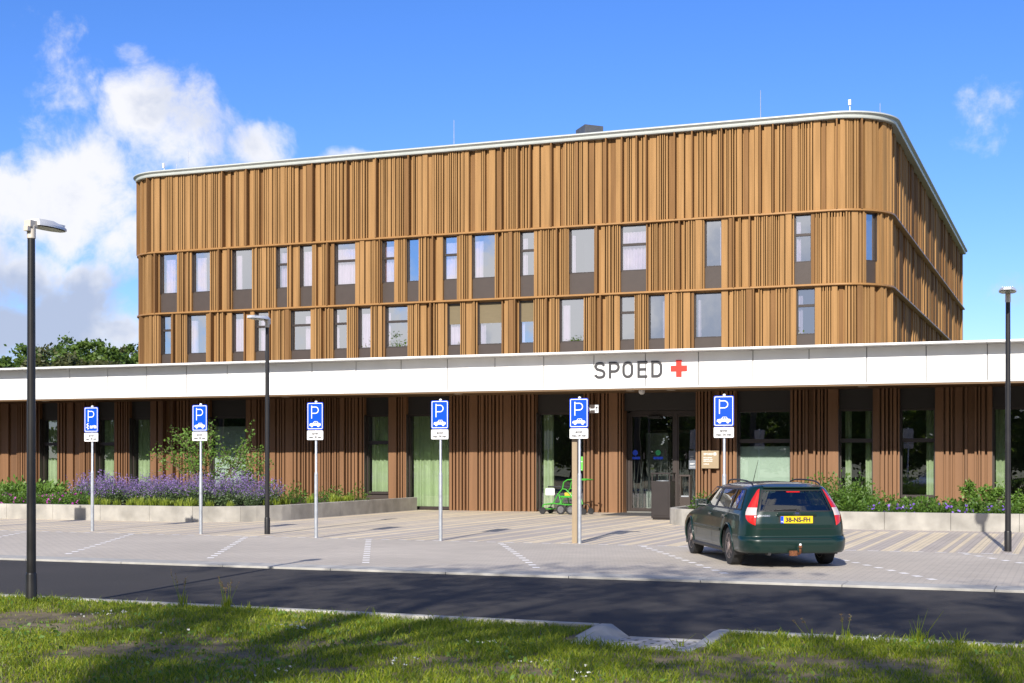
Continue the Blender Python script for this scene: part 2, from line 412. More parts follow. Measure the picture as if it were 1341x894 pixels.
dens = fmath('MULTIPLY', dens, maprange(acc, .02, .15, 0., 1.))
alpha = maprange(dens, .24, .70, 0., 1.)
# thick cloud is greyer underneath
offs = vmath('ADD', DW, (0, 0, .03)).outputs[0]
n2 = noise(9., 5, offs, .55).outputs['Fac']
shade = fmath('ADD', maprange(dens, .55, 1.3, .0, .55), maprange(n2, .38, .66, 0., .62))
elev = maprange(sep.outputs['Z'], .08, .24, .30, -.22, False)
shade = fmath('SUBTRACT', fmath('ADD', shade, elev), fmath('MULTIPLY', back, .5))
mixc = n.new('ShaderNodeMix'); mixc.data_type = 'RGBA'
l.new(maprange(shade, .12, .85, 0., 1.), mixc.inputs['Factor'])
CB = 7.3
mixc.inputs[6].default_value = (CB * 1., CB * 1., CB * 1.03, 1); mixc.inputs[7].default_value = (CB * .50, CB * .58, CB * .77, 1)
mix = n.new('ShaderNodeMix'); mix.data_type = 'RGBA'
l.new(fmath('MULTIPLY', alpha, .96), mix.inputs['Factor']); l.new(hs.outputs[0], mix.inputs[6]); l.new(mixc.outputs[2], mix.inputs[7])
l.new(mix.outputs[2], bg.inputs['Color'])

sun = bpy.data.lights.new('sun', 'SUN'); sun.energy = 4.6; sun.angle = math.radians(.53); sun.color = (1., .95, .87)
so = bpy.data.objects.new('sun', sun); COL.objects.link(so)
so.rotation_euler = Vector((SUN_AZ.x * math.cos(SUN_EL), SUN_AZ.y * math.cos(SUN_EL), -math.sin(SUN_EL))).to_track_quat('-Z', 'Y').to_euler()
S.view_settings.view_transform = 'Standard'; S.view_settings.look = 'None'; S.view_settings.gamma = 1; S.view_settings.use_curve_mapping = False
S.view_settings.exposure = .5
S.render.engine = 'CYCLES'; S.cycles.max_bounces = 8; S.cycles.transparent_max_bounces = 16

# ------------------------------------------------------------------ ground surfaces
Y_PLAZA, Y_WALL, Y_FASC, Y_UP = 27.75, 44.2, 40.86, 70.
m = MB(); m.face([(-2500, -2500, -.15), (2500, -2500, -.15), (2500, 2500, -.15), (-2500, 2500, -.15)]); struct(m.build('ground', M['ground']))
XL, XR = -75., 45.
def yk(x): return 13.5 - .038 * x                    # road side of the lawn kerb
m = MB(); m.face([(XL, yk(XL), -.03), (XR, yk(XR), -.03), (XR, 20.1, -.03), (XL, 20.1, -.03)]); struct(m.build('road', M['asphalt']))
m = MB(); x = XL
while x < XR:                                        # flush concrete edge between road and parking bays
    m.box(x, x + 1.99, 20.1, 20.72, -.1, .004); x += 2.0
struct(m.build('kerb_strip', M['kerb'], bevel=.006))
m = MB(); m.face([(XL, 20.72, 0), (XR, 20.72, 0), (XR, Y_PLAZA, 0), (XL, Y_PLAZA, 0)]); struct(m.build('parking_bays', M['parking']))
# forecourt: cream and taupe stripes of pavers running to the facade
m = MB(); x = XL; k = .112; Y1 = 35.1
while x < XR:
    for mi, wd in ((1, rng.choice([1, 2, 1, 2, 1, 3, 2])), (0, rng.choice([1, 2, 2, 3, 1, 2, 4]))):
        ye = Y_WALL + .4
        if mi == 1 and x > -9.6:                     # in front of the right planter the stripes stop a row short
            m.face([(x, Y_PLAZA, 0), (x + wd * k, Y_PLAZA, 0), (x + wd * k, Y1, 0), (x, Y1, 0)], 1)
            m.face([(x, Y1, 0), (x + wd * k, Y1, 0), (x + wd * k, ye, 0), (x, ye, 0)], 0)
        else:
            m.face([(x, Y_PLAZA, 0), (x + wd * k, Y_PLAZA, 0), (x + wd * k, ye, 0), (x, ye, 0)], mi)
        x += wd * k
struct(m.build('forecourt_paving', [M['taupe'], M['cream']]))
m = MB(); x = XL
while x < XR:
    m.face([(x, Y_PLAZA - .13, .004), (x + .2, Y_PLAZA - .13, .004), (x + .2, Y_PLAZA - .03, .004), (x, Y_PLAZA - .03, .004)]); x += .41
for i in range(-9, 5):                               # slanted bay lines of single white pavers
    xs = -11.05 + 3.05 * i
    for j in range(13):
        y = 27.45 - j * .49; xx = xs + (27.45 - y) * .505; u = Vector((.451, -.893)) * .21; q = Vector((.893, .451)) * .06; c = Vector((xx, y))
        m.face([(*(c + u - q), .004), (*(c + u + q), .004), (*(c + q), .004), (*(c - q), .004)])
struct(m.build('bay_marking', M['marking']))
# lawn and its raised kerb, opened for a small paved ramp
ZL = .08
PX0, PX1, PYE = -4.22, -3.28, 12.3
def lawn_z(X, Y):
    return ZL + .02 * np.sin(X * 1.3 + Y * .7) * np.sin(Y * 1.1 - X * .4) - .015
gx = np.concatenate([np.linspace(XL, -20, 30)[:-1], np.linspace(-20, PX0 - .13, 80), [PX0 - .005, PX0], np.linspace(PX0 + .1, PX1 - .1, 8), [PX1, PX1 + .005], np.linspace(PX1 + .13, 6, 50), np.linspace(6, XR, 20)[1:]])
gt = np.concatenate([np.linspace(-40, 6, 20)[:-1], np.linspace(6, PYE - .1, 40), [PYE], np.linspace(PYE + .02, 13.0, 8), [13.15]])
V = []; idx = {}
for j, t in enumerate(gt):
    for i, xx in enumerate(gx):
        yy = t if t <= 13.0 else yk(xx) - .12
        if t > PYE: yy = PYE + (yk(xx) - .12 - PYE) * (t - PYE) / (13.15 - PYE)
        V.append((xx, yy, float(lawn_z(xx, yy))))
nx = len(gx); Q = []
for j in range(len(gt) - 1):
    for i in range(nx - 1):
        cx = (gx[i] + gx[i + 1]) / 2
        if gt[j] >= PYE - 1e-6 and PX0 - .12 < cx < PX1 + .12: continue
        Q.append((j * nx + i, j * nx + i + 1, (j + 1) * nx + i + 1, (j + 1) * nx + i))
lawn = npmesh('lawn', V, Q, [M['soil']]); struct(lawn)
m = MB()
def kerbrun(x0, x1):
    x = x0
    while x < x1 - .02:
        e = min(x + .995, x1)
        P = [(x, yk(x) - .12), (e - .006, yk(e) - .12), (e - .006, yk(e)), (x, yk(x))]
        m.prism_z(P, -.15, .10); x = e
kerbrun(XL, PX0 - .2); kerbrun(PX1 + .2, XR)
struct(m.build('lawn_kerb', M['kerb'], bevel=.012))
m = MB()                                             # the two splayed end stones and the flush stone of the ramp
for xa, xb, sx in ((PX0 - .2, PX0, 1), (PX1, PX1 + .2, -1)):
    yb = yk(xa)
    y0, y1 = 12.35, yb
    out, inn = (xa, xb) if sx > 0 else (xb, xa)
    Vv = [(out, y0, -.1), (out, y1, -.1), (inn + sx * .1, y1, -.1), (inn + sx * .1, y0, -.1),
          (out, y0, .035), (out, y1 - .25, .10), (out, y1, .10), (out + sx * .12, y1, .10), (out + sx * .12, y1 - .25, .11), (out + sx * .12, y0, .04), (inn + sx * .1, y1, -.02), (inn + sx * .1, y0, -.005)]
    Fv = [(4, 9, 8, 5), (5, 8, 7, 6), (9, 11, 10, 8), (8, 10, 7), (0, 3, 11, 9, 4), (1, 0, 4, 5, 6), (2, 1, 6, 7, 10), (3, 2, 10, 11)]
    m.mesh(Vv, Fv)
m.box(PX0 + .1, PX1 - .1, yk(-3.8) - .13, yk(-3.8) + .0, -.1, -.012)
struct(m.build('ramp_kerb', M['kerb'], bevel=.012))
m = MB(); m.face([(PX0 - .05, PYE - .1, .012), (PX1 + .05, PYE - .1, .012), (PX1 + .05, yk(-3.8) - .13, -.016), (PX0 - .05, yk(-3.8) - .13, -.016)]); struct(m.build('ramp_paving', M['path']))
# ------------------------------------------------------------------ the building
XBL, XBR, RC, Y_BACK = -51.9, -8.56, 2.4, 120.
Z_TOP, Z_L2, Z_L1, Z_L0, Z_CAN = 18.36, 13.68, 10.12, 6.55, 4.95
B = thing('hospital_building', 'bronze clad hospital block with rounded corners above a long white fascia and brown ground floor', 'building', (-30, Y_WALL, 0))
# plan path of the upper volume: left side, corner, front, corner, right side
LA = Y_BACK - (Y_UP + RC); LC = RC * PI / 2; LF = XBR - XBL - 2 * RC
SEG = [0, LA, LA + LC, LA + LC + LF, LA + 2 * LC + LF, 2 * LA + 2 * LC + LF]
def path(s):
    if s <= SEG[1]: return XBL, Y_BACK - s, -1., 0.
    if s <= SEG[2]:
        a = (s - SEG[1]) / RC; return XBL + RC - RC * math.cos(a), Y_UP + RC - RC * math.sin(a), -math.cos(a), -math.sin(a)
    if s <= SEG[3]: return XBL + RC + s - SEG[2], Y_UP, 0., -1.
    if s <= SEG[4]:
        a = (s - SEG[3]) / RC; return XBR - RC + RC * math.sin(a), Y_UP + RC - RC * math.cos(a), math.sin(a), -math.cos(a)
    return XBR, Y_UP + RC + s - SEG[4], 1., 0.
def pt(s, d, z):
    x, y, nx_, ny_ = path(s); return (x + nx_ * d, y + ny_ * d, z)
def s_of(px):                                        # path position seen along a sight line
    rx, ry = ray(px)
    X = rx / ry * Y_UP
    if X <= XBR - RC: return SEG[2] + X - XBL - RC
    best = min((abs(path(SEG[3] + LC * k / 400)[0] * ry - path(SEG[3] + LC * k / 400)[1] * rx), k) for k in range(300))
    return SEG[3] + LC * best[1] / 400
def profile(L, r, flat=False):
    """folded-metal rhythm: wide boards, deep fins in the darker tone, runs of narrow ribs, deep gaps -> [(s0, s1, depth, tone)]"""
    out = []; s = 0.
    if flat:                                         # the shaded flank: nearly flush boards, shallow steps
        while s < L - .01:
            e = min(L, s + r.uniform(.28, .75)); out.append((s, e, r.choice([.0, .02, .03, .06, .10]), r.choice([0, 1]))); s = e
        return out
    def put(wd, d, f=0):
        nonlocal s
        e = min(s + wd, L)
        if e > s + .004: out.append((s, e, d, f)); s = e
    last = None
    while s < L - .006:
        q = r.random()
        if q < .27 and last != 'w':
            put(r.uniform(.18, .36), r.choice([.20, .20, .10])); last = 'w'
            put(r.uniform(.05, .08), -.10)
        elif q < .42 and last != 'm':
            put(r.uniform(.12, .30), r.choice([.26, .12, .0]), 1 if r.random() < .6 else 0); last = 'm'
            if r.random() < .5: put(.06, -.05)
        elif q < .54 and last != 'd':
            put(.07, .36, 1); put(r.uniform(.10, .2), .0); last = 'd'
        elif last != 'r':
            for _ in range(r.choice([2, 3, 4, 4, 5, 6])):
                put(r.choice([.045, .055, .07, .09]), r.choice([.17, .20, .24]), 0); put(r.choice([.04, .055, .07]), -.09)
            last = 'r'
        else: last = None
    if out: out[-1] = (out[-1][0], L, *out[-1][2:])
    return out
def clad(mb, P, s0, s1, z0, z1, r, ends=(True, True), arcs=True, mi=0, flat=False):
    els = profile(s1 - s0, r, flat)
    if els: els[0] = (*els[0][:2], .17, els[0][3]); els[-1] = (*els[-1][:2], .17, els[-1][3])
    prev = -.30 if ends[0] else None; fp = 0
    for a, b, d, fin in els:
        a += s0; b += s0; tone = r.random()
        if prev is not None and abs(prev - d) > 1e-4:
            mb.face([P(a, prev, z0), P(a, d, z0), P(a, d, z1), P(a, prev, z1)], fin if d > prev else fp, tone)
        k = 3 if (arcs and b - a > .15 and not (SEG[2] < a < SEG[3] - 1) and a < SEG[4] and a > SEG[1]) else 1
        for i in range(k):
            u, v_ = a + (b - a) * i / k, a + (b - a) * (i + 1) / k
            mb.face([P(u, d, z0), P(v_, d, z0), P(v_, d, z1), P(u, d, z1)], fin, tone)
        prev = d; fp = fin
    if ends[1]: mb.face([P(s1, prev, z0), P(s1, -.30, z0), P(s1, -.30, z1), P(s1, prev, z1)], fp, .4)

UP = [  # second floor, first floor: (left px, right px, pane bottom z, transom z or None, blind, curtain spans as fractions, pattern)
 (13.60, 10.18, 11.28, 12.62, [(211, 234, 0, 0, [(.12, .75)]), (253, 277, 0, 0, [(.1, .62), (.9, 1.)]), (305.5, 332, 0, 0, [(.05, .33)]), (363, 378, 1, 0, [(.1, 1.)]), (394, 410.5, 0, 0, [(0, .95)]),
   (439.5, 467, 1, 0, [(0, 1.)]), (501.5, 518, 1, 0, [(0, .8)]), (533.7, 550, 0, 0, [(.78, 1.)]), (581.5, 600, 1, 0, [(0, .9)]), (619.2, 649.5, 0, 0, [(.02, .38)]), (682, 700.7, 1, 0, [(0, .35)]),
   (746.2, 779.4, 0, 0, [(0, .14)]), (813.5, 847.3, 1, 0, [(0, 1.)]), (923.5, 945.8, 0, 0, [(.86, 1.)]), (1040.6, 1062.9, 1, 0, [(0, .3)]), (1131.8, 1146.6, 0, 0, [(.1, .95)])]),
 (10.00, 6.6, 7.76, 9.17, [(212.3, 226, 1, 0, []), (246.6, 272, 0, 0, [(.02, .35)]), (305.5, 321, 0, 0, [(0, .95)]), (335.2, 353.5, 1, 0, [(.2, .95)]), (382, 408.7, 1, 0, [(.6, 1.)]), (438, 456, 1, 0, [(0, .15)]), (470.5, 487, 0, 0, [(.05, 1.)]),
   (505.8, 535.5, 1, 0, [(0, .10)]), (587.2, 604.4, 0, 1, [(0, 1.)]), (626.6, 658.3, 0, 1, [(.0, .22)]), (681, 700.2, 0, 1, [(.0, .22)]), (733.6, 765.7, 0, 0, [(.03, .34)]), (812.7, 832.2, 1, 0, []), (850, 871.6, 0, 0, [(.8, 1.)]),
   (909.8, 945.8, 0, 0, [(.05, .16)]), (1043.5, 1068, 1, 0, [(.0, .25)])])]

def curtain(mb, A, Bp, z0, z1, amp=.035, pitch=.14, mi=0):
    A = Vector((*A, 0)); Bp = Vector((*Bp, 0)); L = (Bp - A).length
    if L < .03: return
    d = (Bp - A) / L; nn = Vector((d.y, -d.x, 0)); k = max(3, int(L / .025)); ph = rng.random() * 6
    top = []; bot = []
    for i in range(k + 1):
        s = L * i / k
        o = amp * (math.sin(2 * PI * s / pitch + ph + .8 * math.sin(s * 5)) + .35 * math.sin(2 * PI * s / pitch * 2.3))
        p = A + d * s + nn * o * .8; q = A + d * (s + .01 * math.sin(s * 9 + ph)) + nn * o * 1.15
        top.append((p.x, p.y, z1)); bot.append((q.x, q.y, z0))
    b0 = len(mb.v); mb.mesh(bot + top, [(i, i + 1, k + 2 + i, k + 1 + i) for i in range(k)], mi)

def window(P, s0, s1, z0, z1, transom=None, blind=None, curtains=(), zs=None, glass='glass', film=None, cur='curtain_pale', fr=.055, sill=True, header=None, name='window', dp=0.):
    """glazed opening between path positions s0..s1; P(s, depth, z). zs = bottom of the whole opening (spandrel below the pane)"""
    f = MB(); yg = -.16 + dp
    def bar(a, b, c, d, y0=-.24, y1=-.10):
        y0 += dp; y1 += dp
        q = [P(a, y1, c), P(b, y1, c), P(b, y0, c), P(a, y0, c)]; t = [P(a, y1, d), P(b, y1, d), P(b, y0, d), P(a, y0, d)]
        f.mesh(q + t, [(3, 2, 1, 0), (4, 5, 6, 7), (0, 1, 5, 4), (1, 2, 6, 5), (2, 3, 7, 6), (3, 0, 4, 7)])
    bar(s0, s0 + fr, z0, z1); bar(s1 - fr, s1, z0, z1); bar(s0 + fr, s1 - fr, z1 - fr, z1); bar(s0 + fr, s1 - fr, z0, z0 + fr)
    if transom: bar(s0 + fr, s1 - fr, transom - .06, transom + .06, -.24, -.08)
    # dark lining of the reveal, left and right
    for a, b in ((s0 - .0, s0 + .02), (s1 - .02, s1)): bar(a, b, z0 + .002, z1 - .002, -.10, .10 - dp)
    o = f.build(name, M['dark_frame'], B)
    g = MB(); g.face([P(s0 + fr, yg, z0 + fr), P(s1 - fr, yg, z0 + fr), P(s1 - fr, yg, z1 - fr), P(s0 + fr, yg, z1 - fr)]); g.build('pane', M[glass], o)
    if zs is not None and zs < z0 - .05:
        p = MB(); q = [P(s0, -.085 + dp, zs), P(s1, -.085 + dp, zs), P(s1, -.2, zs), P(s0, -.2, zs)]; t = [(x, y, z0 - .004) for x, y, _ in q]
        p.mesh(q + t, [(3, 2, 1, 0), (4, 5, 6, 7), (0, 1, 5, 4), (1, 2, 6, 5), (2, 3, 7, 6), (3, 0, 4, 7)]); p.build('spandrel_panel', M['spandrel'], o)
    if sill:
        p = MB(); q = [P(s0 + .02, -.03, z0 - .03), P(s1 - .02, -.03, z0 - .03), P(s1 - .02, -.12, z0 - .03), P(s0 + .02, -.12, z0 - .03)]; t = [(x, y, z0 + .012) for x, y, _ in q]
        p.mesh(q + t, [(3, 2, 1, 0), (4, 5, 6, 7), (0, 1, 5, 4), (1, 2, 6, 5), (2, 3, 7, 6), (3, 0, 4, 7)]); p.build('sill', M['dark_frame'], o)
    if blind:
        p = MB(); q = [P(s0 + .02, -.06, blind), P(s1 - .02, -.06, blind), P(s1 - .02, -.09, blind), P(s0 + .02, -.09, blind)]; t = [(x, y, z1 - .01) for x, y, _ in q]
        p.mesh(q + t, [(3, 2, 1, 0), (4, 5, 6, 7), (0, 1, 5, 4), (1, 2, 6, 5), (2, 3, 7, 6), (3, 0, 4, 7)]); p.build('sun_blind', M['blind'], o)
    if header:
        p = MB(); q = [P(s0, -.07, z1 + .004), P(s1, -.07, z1 + .004), P(s1, -.2, z1 + .004), P(s0, -.2, z1 + .004)]; t = [(x, y, header) for x, y, _ in q]
        p.mesh(q + t, [(3, 2, 1, 0), (4, 5, 6, 7), (0, 1, 5, 4), (1, 2, 6, 5), (2, 3, 7, 6), (3, 0, 4, 7)]); p.build('header_panel', M['header'], o)
    if film:
        p = MB(); p.face([P(s0 + fr, yg - .03, z0 + fr), P(s1 - fr, yg - .03, z0 + fr), P(s1 - fr, yg - .03, film), P(s0 + fr, yg - .03, film)]); p.build('frosted_film', M['film'], o)
    for a, b in curtains:
        c = MB(); sa, sb = s0 + fr + (s1 - s0 - 2 * fr) * a, s0 + fr + (s1 - s0 - 2 * fr) * b
        dc = -.36 + 1.4 * dp; A, Bq = P(sa, dc, 0), P(sb, dc, 0)
        curtain(c, A[:2], Bq[:2], z0 + .05, z1 + (.0 if cur == 'curtain_green' else -.32), amp=.035 if cur == 'curtain_green' else .055, pitch=.15 if cur == 'curtain_green' else .19)
        c.build('curtain', M[cur], o, smooth=60)
    return o

r = random.Random(5); c1 = MB()
clad(c1, pt, 30., SEG[4], Z_L2 + .05, Z_TOP - .2, r, (False, False)); clad(c1, pt, SEG[4], SEG[5], Z_L2 + .05, Z_TOP - .2, r, (False, False), flat=True)
for (z1, zb, z0, tz, wins), ztop in zip(UP, (Z_L2 - .05, Z_L1 - .05)):
    cur = 30.; base = zb - .02
    for a, b, split, bl, cs in wins:
        sa, sb = s_of(a), s_of(b)
        clad(c1, pt, cur, sa, base, ztop, r, (cur > 30.1, True)); cur = sb
        window(pt, sa, sb, z0, z1, tz if split else None, 8.9 if bl else None, cs, zs=zb, glass='glass_up', dp=.09)
        c1.face([pt(sa, -.02, z1), pt(sb, -.02, z1), pt(sb, -.02, ztop), pt(sa, -.02, ztop)], 0, .3)
    clad(c1, pt, cur, SEG[4], base, ztop, r, (True, False)); clad(c1, pt, SEG[4], SEG[5], base, ztop, r, (False, False), flat=True)
c1.build('upper_cladding', [M['gold'], M['bronze']], B, tone=True)
# the strip of the upper wall down to the canopy roof
m = MB(); ss = [0.] + list(np.linspace(SEG[1], SEG[2], 12)) + list(np.linspace(SEG[3], SEG[4], 12)) + [SEG[5]]
for a, b in zip(ss[:-1], ss[1:]): m.face([pt(a, 0, 3.9), pt(b, 0, 3.9), pt(b, 0, 6.58), pt(a, 0, 6.58)])
for a, b in ((0, 30.),): m.face([pt(a, .1, 6.5), pt(b, .1, 6.5), pt(b, .1, Z_TOP - .1), pt(a, .1, Z_TOP - .1)])
m.build('rear_wall', M['brown'], B)
def sweep(mb, prof, mi=0):
    ss = [0.] + list(np.linspace(SEG[1], SEG[2], 20)) + list(np.linspace(SEG[3], SEG[4], 20)) + [SEG[5]]
    V = [pt(s, d, z) for s in ss for d, z in prof]; k = len(prof)
    mb.mesh(V, [(i * k + j, (i + 1) * k + j, (i + 1) * k + (j + 1) % k, i * k + (j + 1) % k) for i in range(len(ss) - 1) for j in range(k)], mi)
for z in (Z_L2, Z_L1):
    m = MB(); sweep(m, [(-.1, z - .06), (.30, z - .05), (.33, z - .03), (.33, z + .045), (.31, z + .06), (-.1, z + .07)]); m.build('ledge', M['ledge'], B, smooth=40)
m = MB(); sweep(m, [(-.3, Z_TOP - .30), (.38, Z_TOP - .29), (.41, Z_TOP - .25), (.41, Z_TOP - .15), (.45, Z_TOP - .12), (.54, Z_TOP - .06), (.54, Z_TOP), (.46, Z_TOP + .035), (-.6, Z_TOP + .04), (-.6, Z_TOP - .3)])
m.build('roof_edge', M['rim'], B, smooth=40)
roof = MB(); roof.face([pt(s, -.5, Z_TOP - .1) for s in [0.] + list(np.linspace(SEG[1], SEG[2], 12)) + list(np.linspace(SEG[3], SEG[4], 12)) + [SEG[5]]])
ro = roof.build('roof', M['roof'], B)
# rooms behind the upper windows
m = MB()
for z0, z1 in ((Z_L0, Z_L1 - .1), (Z_L1, Z_L2 - .1)):
    xa, xb, ya, yb = XBL + 3., XBR - 1.0, Y_UP + .6, Y_UP + 5.5
    m.face([(xa, yb, z0), (xb, yb, z0), (xb, yb, z1), (xa, yb, z1)])
    m.face([(xa, ya - .2, z0 + .02), (xb, ya - .2, z0 + .02), (xb, yb, z0 + .02), (xa, yb, z0 + .02)]); m.face([(xa, ya - .2, z1), (xa, yb, z1), (xb, yb, z1), (xb, ya - .2, z1)])
    x = xa
    while x <= xb:
        m.face([(x, ya - .1, z0), (x, yb, z0), (x, yb, z1), (x, ya - .1, z1)]); x += 3.6
m.build('interior', M['inside_up'], B)
# roof furniture
def on_roof(px, Y): return X_at(px, Y), Y
zt = Z_TOP
C_ = Vector((X_at(766, 80.), 80.)); L_ = Vector((X_at(754, 81.3), 81.3)); R_ = Vector((X_at(790, 80.9), 80.9)); O_ = L_ + R_ - C_
m = MB(); m.prism_z([tuple(C_), tuple(R_), tuple(O_), tuple(L_)], zt - .1, zt + 3.05)
q = C_ + (R_ - C_) * .55; n_ = (C_ - O_).normalized() * .25; e_ = R_ + (R_ - C_) * .04
m.prism_z([tuple(q + n_), tuple(e_ + n_), tuple(e_), tuple(q)], zt - .1, zt + 2.2)
m.build('roof_plant_unit', mat('plant_unit_grey', (.10, .105, .115), .5, .3, var=.15), ro)
m = MB(); x, y = on_roof(762, 74); m.box(x - .35, x + .35, y - .3, y + .3, zt - .1, zt + 1.0); x, y = on_roof(686, 76); m.box(x - .4, x + .4, y - .3, y + .3, zt - .1, zt + .75)
x, y = on_roof(296, 78); m.box(x - 1.1, x + 1.1, y - .5, y + .5, zt - .1, zt + .62)
m.build('roof_vent', M['white'], ro, bevel=.05)
for px, top in ((594.5, 157), (996, 118), (1152.5, 135), (246.5, 193), (231, 213)):
    x, y = on_roof(px, Y_UP + 1.6); yr = ray(px)[1]; z = (HY - top) * y / yr / F_PX + CAMH
    m = MB(); m.tube([(x, y, zt - .1), (x, y, z)], [.022, .014], 6); m.build('lightning_rod', M['galv'], ro)
for px, top in ((1113, 131), (215, 214)):
    x, y = on_roof(px, Y_UP + 1.2); yr = ray(px)[1]; z = (HY - top) * y / yr / F_PX + CAMH
    m = MB(); m.tube([(x, y, zt - .1), (x, y, z)], .025, 6); m.obox((x, y - .05, z - .12), (.06, .05, .13)); m.build('roof_antenna', M['white'], ro)

# -------- ground floor
GL, GR = -52., 14.
def pg(s, d, z): return (s, Y_WALL - d, z)
def pgc(s, d, z): return (s, Y_WALL - (.6 * d if d > -.2 else d), z)   # shallower folds at street level
GW = [  # left px, right px, bottom z, transom, curtains, film, kind
 (-62, -38, .60, 2.29, [(0, 1)], None), (54, 77.5, .60, 2.29, [(.0, 1.)], None), (127, 152, .60, 2.29, [(.05, 1.)], None), (171.5, 199, .60, None, [(.05, 1.)], None), (276, 324, .60, None, [], 2.9),
 (478.5, 510.5, .55, 2.29, [(.02, 1.)], None), (533.5, 590, .06, None, [(.02, 1.)], None), (703.5, 765.5, .06, None, [(.02, .26), (.92, 1.)], None), (817, 912, .0, None, [], None),
 (965.5, 1035.8, .60, 2.29, [], 2.12), (1098.5, 1143.6, .60, 2.29, [(.10, .30), (.76, 1.)], None), (1178.5, 1225, .60, 2.29, [(.74, 1.)], None), (1299.5, 1362, .60, None, [(.02, .24)], None), (1420, 1470, .6, 2.29, [(.1, .5)], None)]
r = random.Random(21); c2 = MB(); cur = GL; ZG = 3.86
for a, b, z0, tz, cs, film in GW:
    sa, sb = X_at(a, Y_WALL), X_at(b, Y_WALL)
    clad(c2, pgc, cur, sa, .0, ZG, r, (True, True), False); cur = sb
    if z0 == .0: DOOR = (sa, sb); continue
    window(pg, sa, sb, z0, 3.24, tz, None, cs, zs=.02 if z0 > .3 else None, film=film, cur='curtain_green', header=ZG - .01)
clad(c2, pgc, cur, GR, .0, ZG, r, (True, True), False)
c2.build('ground_floor_cladding', [M['brown'], M['brown_dark']], B, tone=True)
m = MB(); m.box(GL, GR, Y_WALL + .30, Y_WALL + .34, 0, .04); 
m.face([(GL, Y_WALL + 4.5, 0), (GR, Y_WALL + 4.5, 0), (GR, Y_WALL + 4.5, 3.9), (GL, Y_WALL + 4.5, 3.9)]); m.face([(GL, Y_WALL + .36, .01), (GR, Y_WALL + .36, .01), (GR, Y_WALL + 4.5, .01), (GL, Y_WALL + 4.5, .01)])
m.face([(GL, Y_WALL + .3, 3.87), (GL, Y_WALL + 4.5, 3.87), (GR, Y_WALL + 4.5, 3.87), (GR, Y_WALL + .3, 3.87)])
x = GL
for px in (-90, 20, 100, 160, 230, 400, 520, 640, 800, 940, 1075, 1160, 1260, 1390, 1600):
    x = X_at(px, Y_WALL + 2); m.face([(x, Y_WALL + .35, 0), (x, Y_WALL + 4.5, 0), (x, Y_WALL + 4.5, 3.87), (x, Y_WALL + .35, 3.87)])
m.build('interior', M['inside'], B)
# entrance: sliding leaves in dark frames
sa, sb = DOOR; e = MB(); yd = Y_WALL + .42
def fbar(x0, x1, z0, z1, y0=None, y1=None): e.box(x0, x1, (y0 or yd - .05), (y1 or yd + .05), z0, z1)
xm = X_at(885, yd); xl = X_at(826.5, yd); xk = X_at(858, yd)
fbar(xl - .10, xl, 0, 3.22); fbar(xm - .05, xm + .06, 0, 3.16); fbar(sb - .07, sb + .12, 0, 3.22); fbar(xl, sb - .07, 3.16, 3.28)
fbar(xl - .5, xl - .102, 0, 3.24, Y_WALL + .28, yd + .05); fbar(xl, sb - .07, .0, .06)
d_o = e.build('entrance_frame', M['dark_frame'], B)
e = MB(); e.box(sa, sb, Y_WALL + .06, Y_WALL + .2, 3.285, ZG - .01); e.build('header_panel', M['header'], d_o)
for x0, x1 in ((xl + .002, xm - .052), (xm + .062, sb - .072)):
    e = MB(); e.face([(x0, yd, .062), (x1, yd, .062), (x1, yd, 3.158), (x0, yd, 3.158)])
    dd = e.build('door', M['glass'], B)
    f = MB()
    for a, b, c, d in ((x0, x0 + .045, .064, 3.156), (x1 - .045, x1, .064, 3.156), (x0 + .046, x1 - .046, .064, .14), (x0 + .046, x1 - .046, 3.09, 3.156)): f.box(a, b, yd - .03, yd + .03, c, d)
    f.build('door_frame', M['dark_frame'], dd)
    f = MB(); rr = random.Random(3)                  # etched reeds on the glass
    for _ in range(34):
        xb_ = rr.uniform(x0 + .08, x1 - .08); h = rr.uniform(.5, 1.95); ln = rr.uniform(-.16, .16); wd = rr.uniform(.008, .016)
        P = [Vector((xb_ + ln * t * t, yd - .006, .16 + h * t)) for t in (0, .25, .5, .75, 1)]
        for i in range(4):
            w0, w1 = wd * (1 - i / 4.2), wd * (1 - (i + 1) / 4.2)
            f.face([(P[i].x - w0, P[i].y, P[i].z), (P[i].x + w0, P[i].y, P[i].z), (P[i + 1].x + w1, P[i].y, P[i + 1].z), (P[i + 1].x - w1, P[i].y, P[i + 1].z)])
        if rr.random() < .3 and h > 1.3:
            c = P[4]; f.face([(c.x - .03, c.y, c.z - .1), (c.x + .03, c.y, c.z - .1), (c.x + .035, c.y, c.z + .06), (c.x + .0, c.y, c.z + .13), (c.x - .035, c.y, c.z + .06)], 1)
    f.build('reed_print', [mat('reed_print_grey', (.045, .055, .05), .8), M['header']], dd)
    for px in ((832, 862) if x0 < xm - .3 else ()):
        f = MB(); xs = X_at(px, yd); f.box(xs - .16, xs + .16, yd - .012, yd - .007, 1.72, 1.80); f.prism_y([(xs + .0 + .09 * math.cos(t * PI / 8), 1.93 + .09 * math.sin(t * PI / 8)) for t in range(16)], yd - .012, yd - .007, 0 if px < 850 else 1)
        f.build('door_sticker', [M['blue'], mat('sticker_green', (.02, .35, .12), .5)], dd)
e = MB(); e.box(xk - .06, xk + .06, yd + 1.8, yd + 1.9, .01, 3.2); e.box(xl, xm, yd + 1.8, yd + 1.9, 2.6, 2.7); e.build('inner_door_frame', M['dark_frame'], B)
e = MB(); e.face([(xl, yd + 1.78, .02), (xk - .06, yd + 1.78, .02), (xk - .06, yd + 1.78, 2.6), (xl, yd + 1.78, 2.6)]); e.build('inner_door_glass', mat('inner_glass_grey', (.30, .34, .32), .3), B)
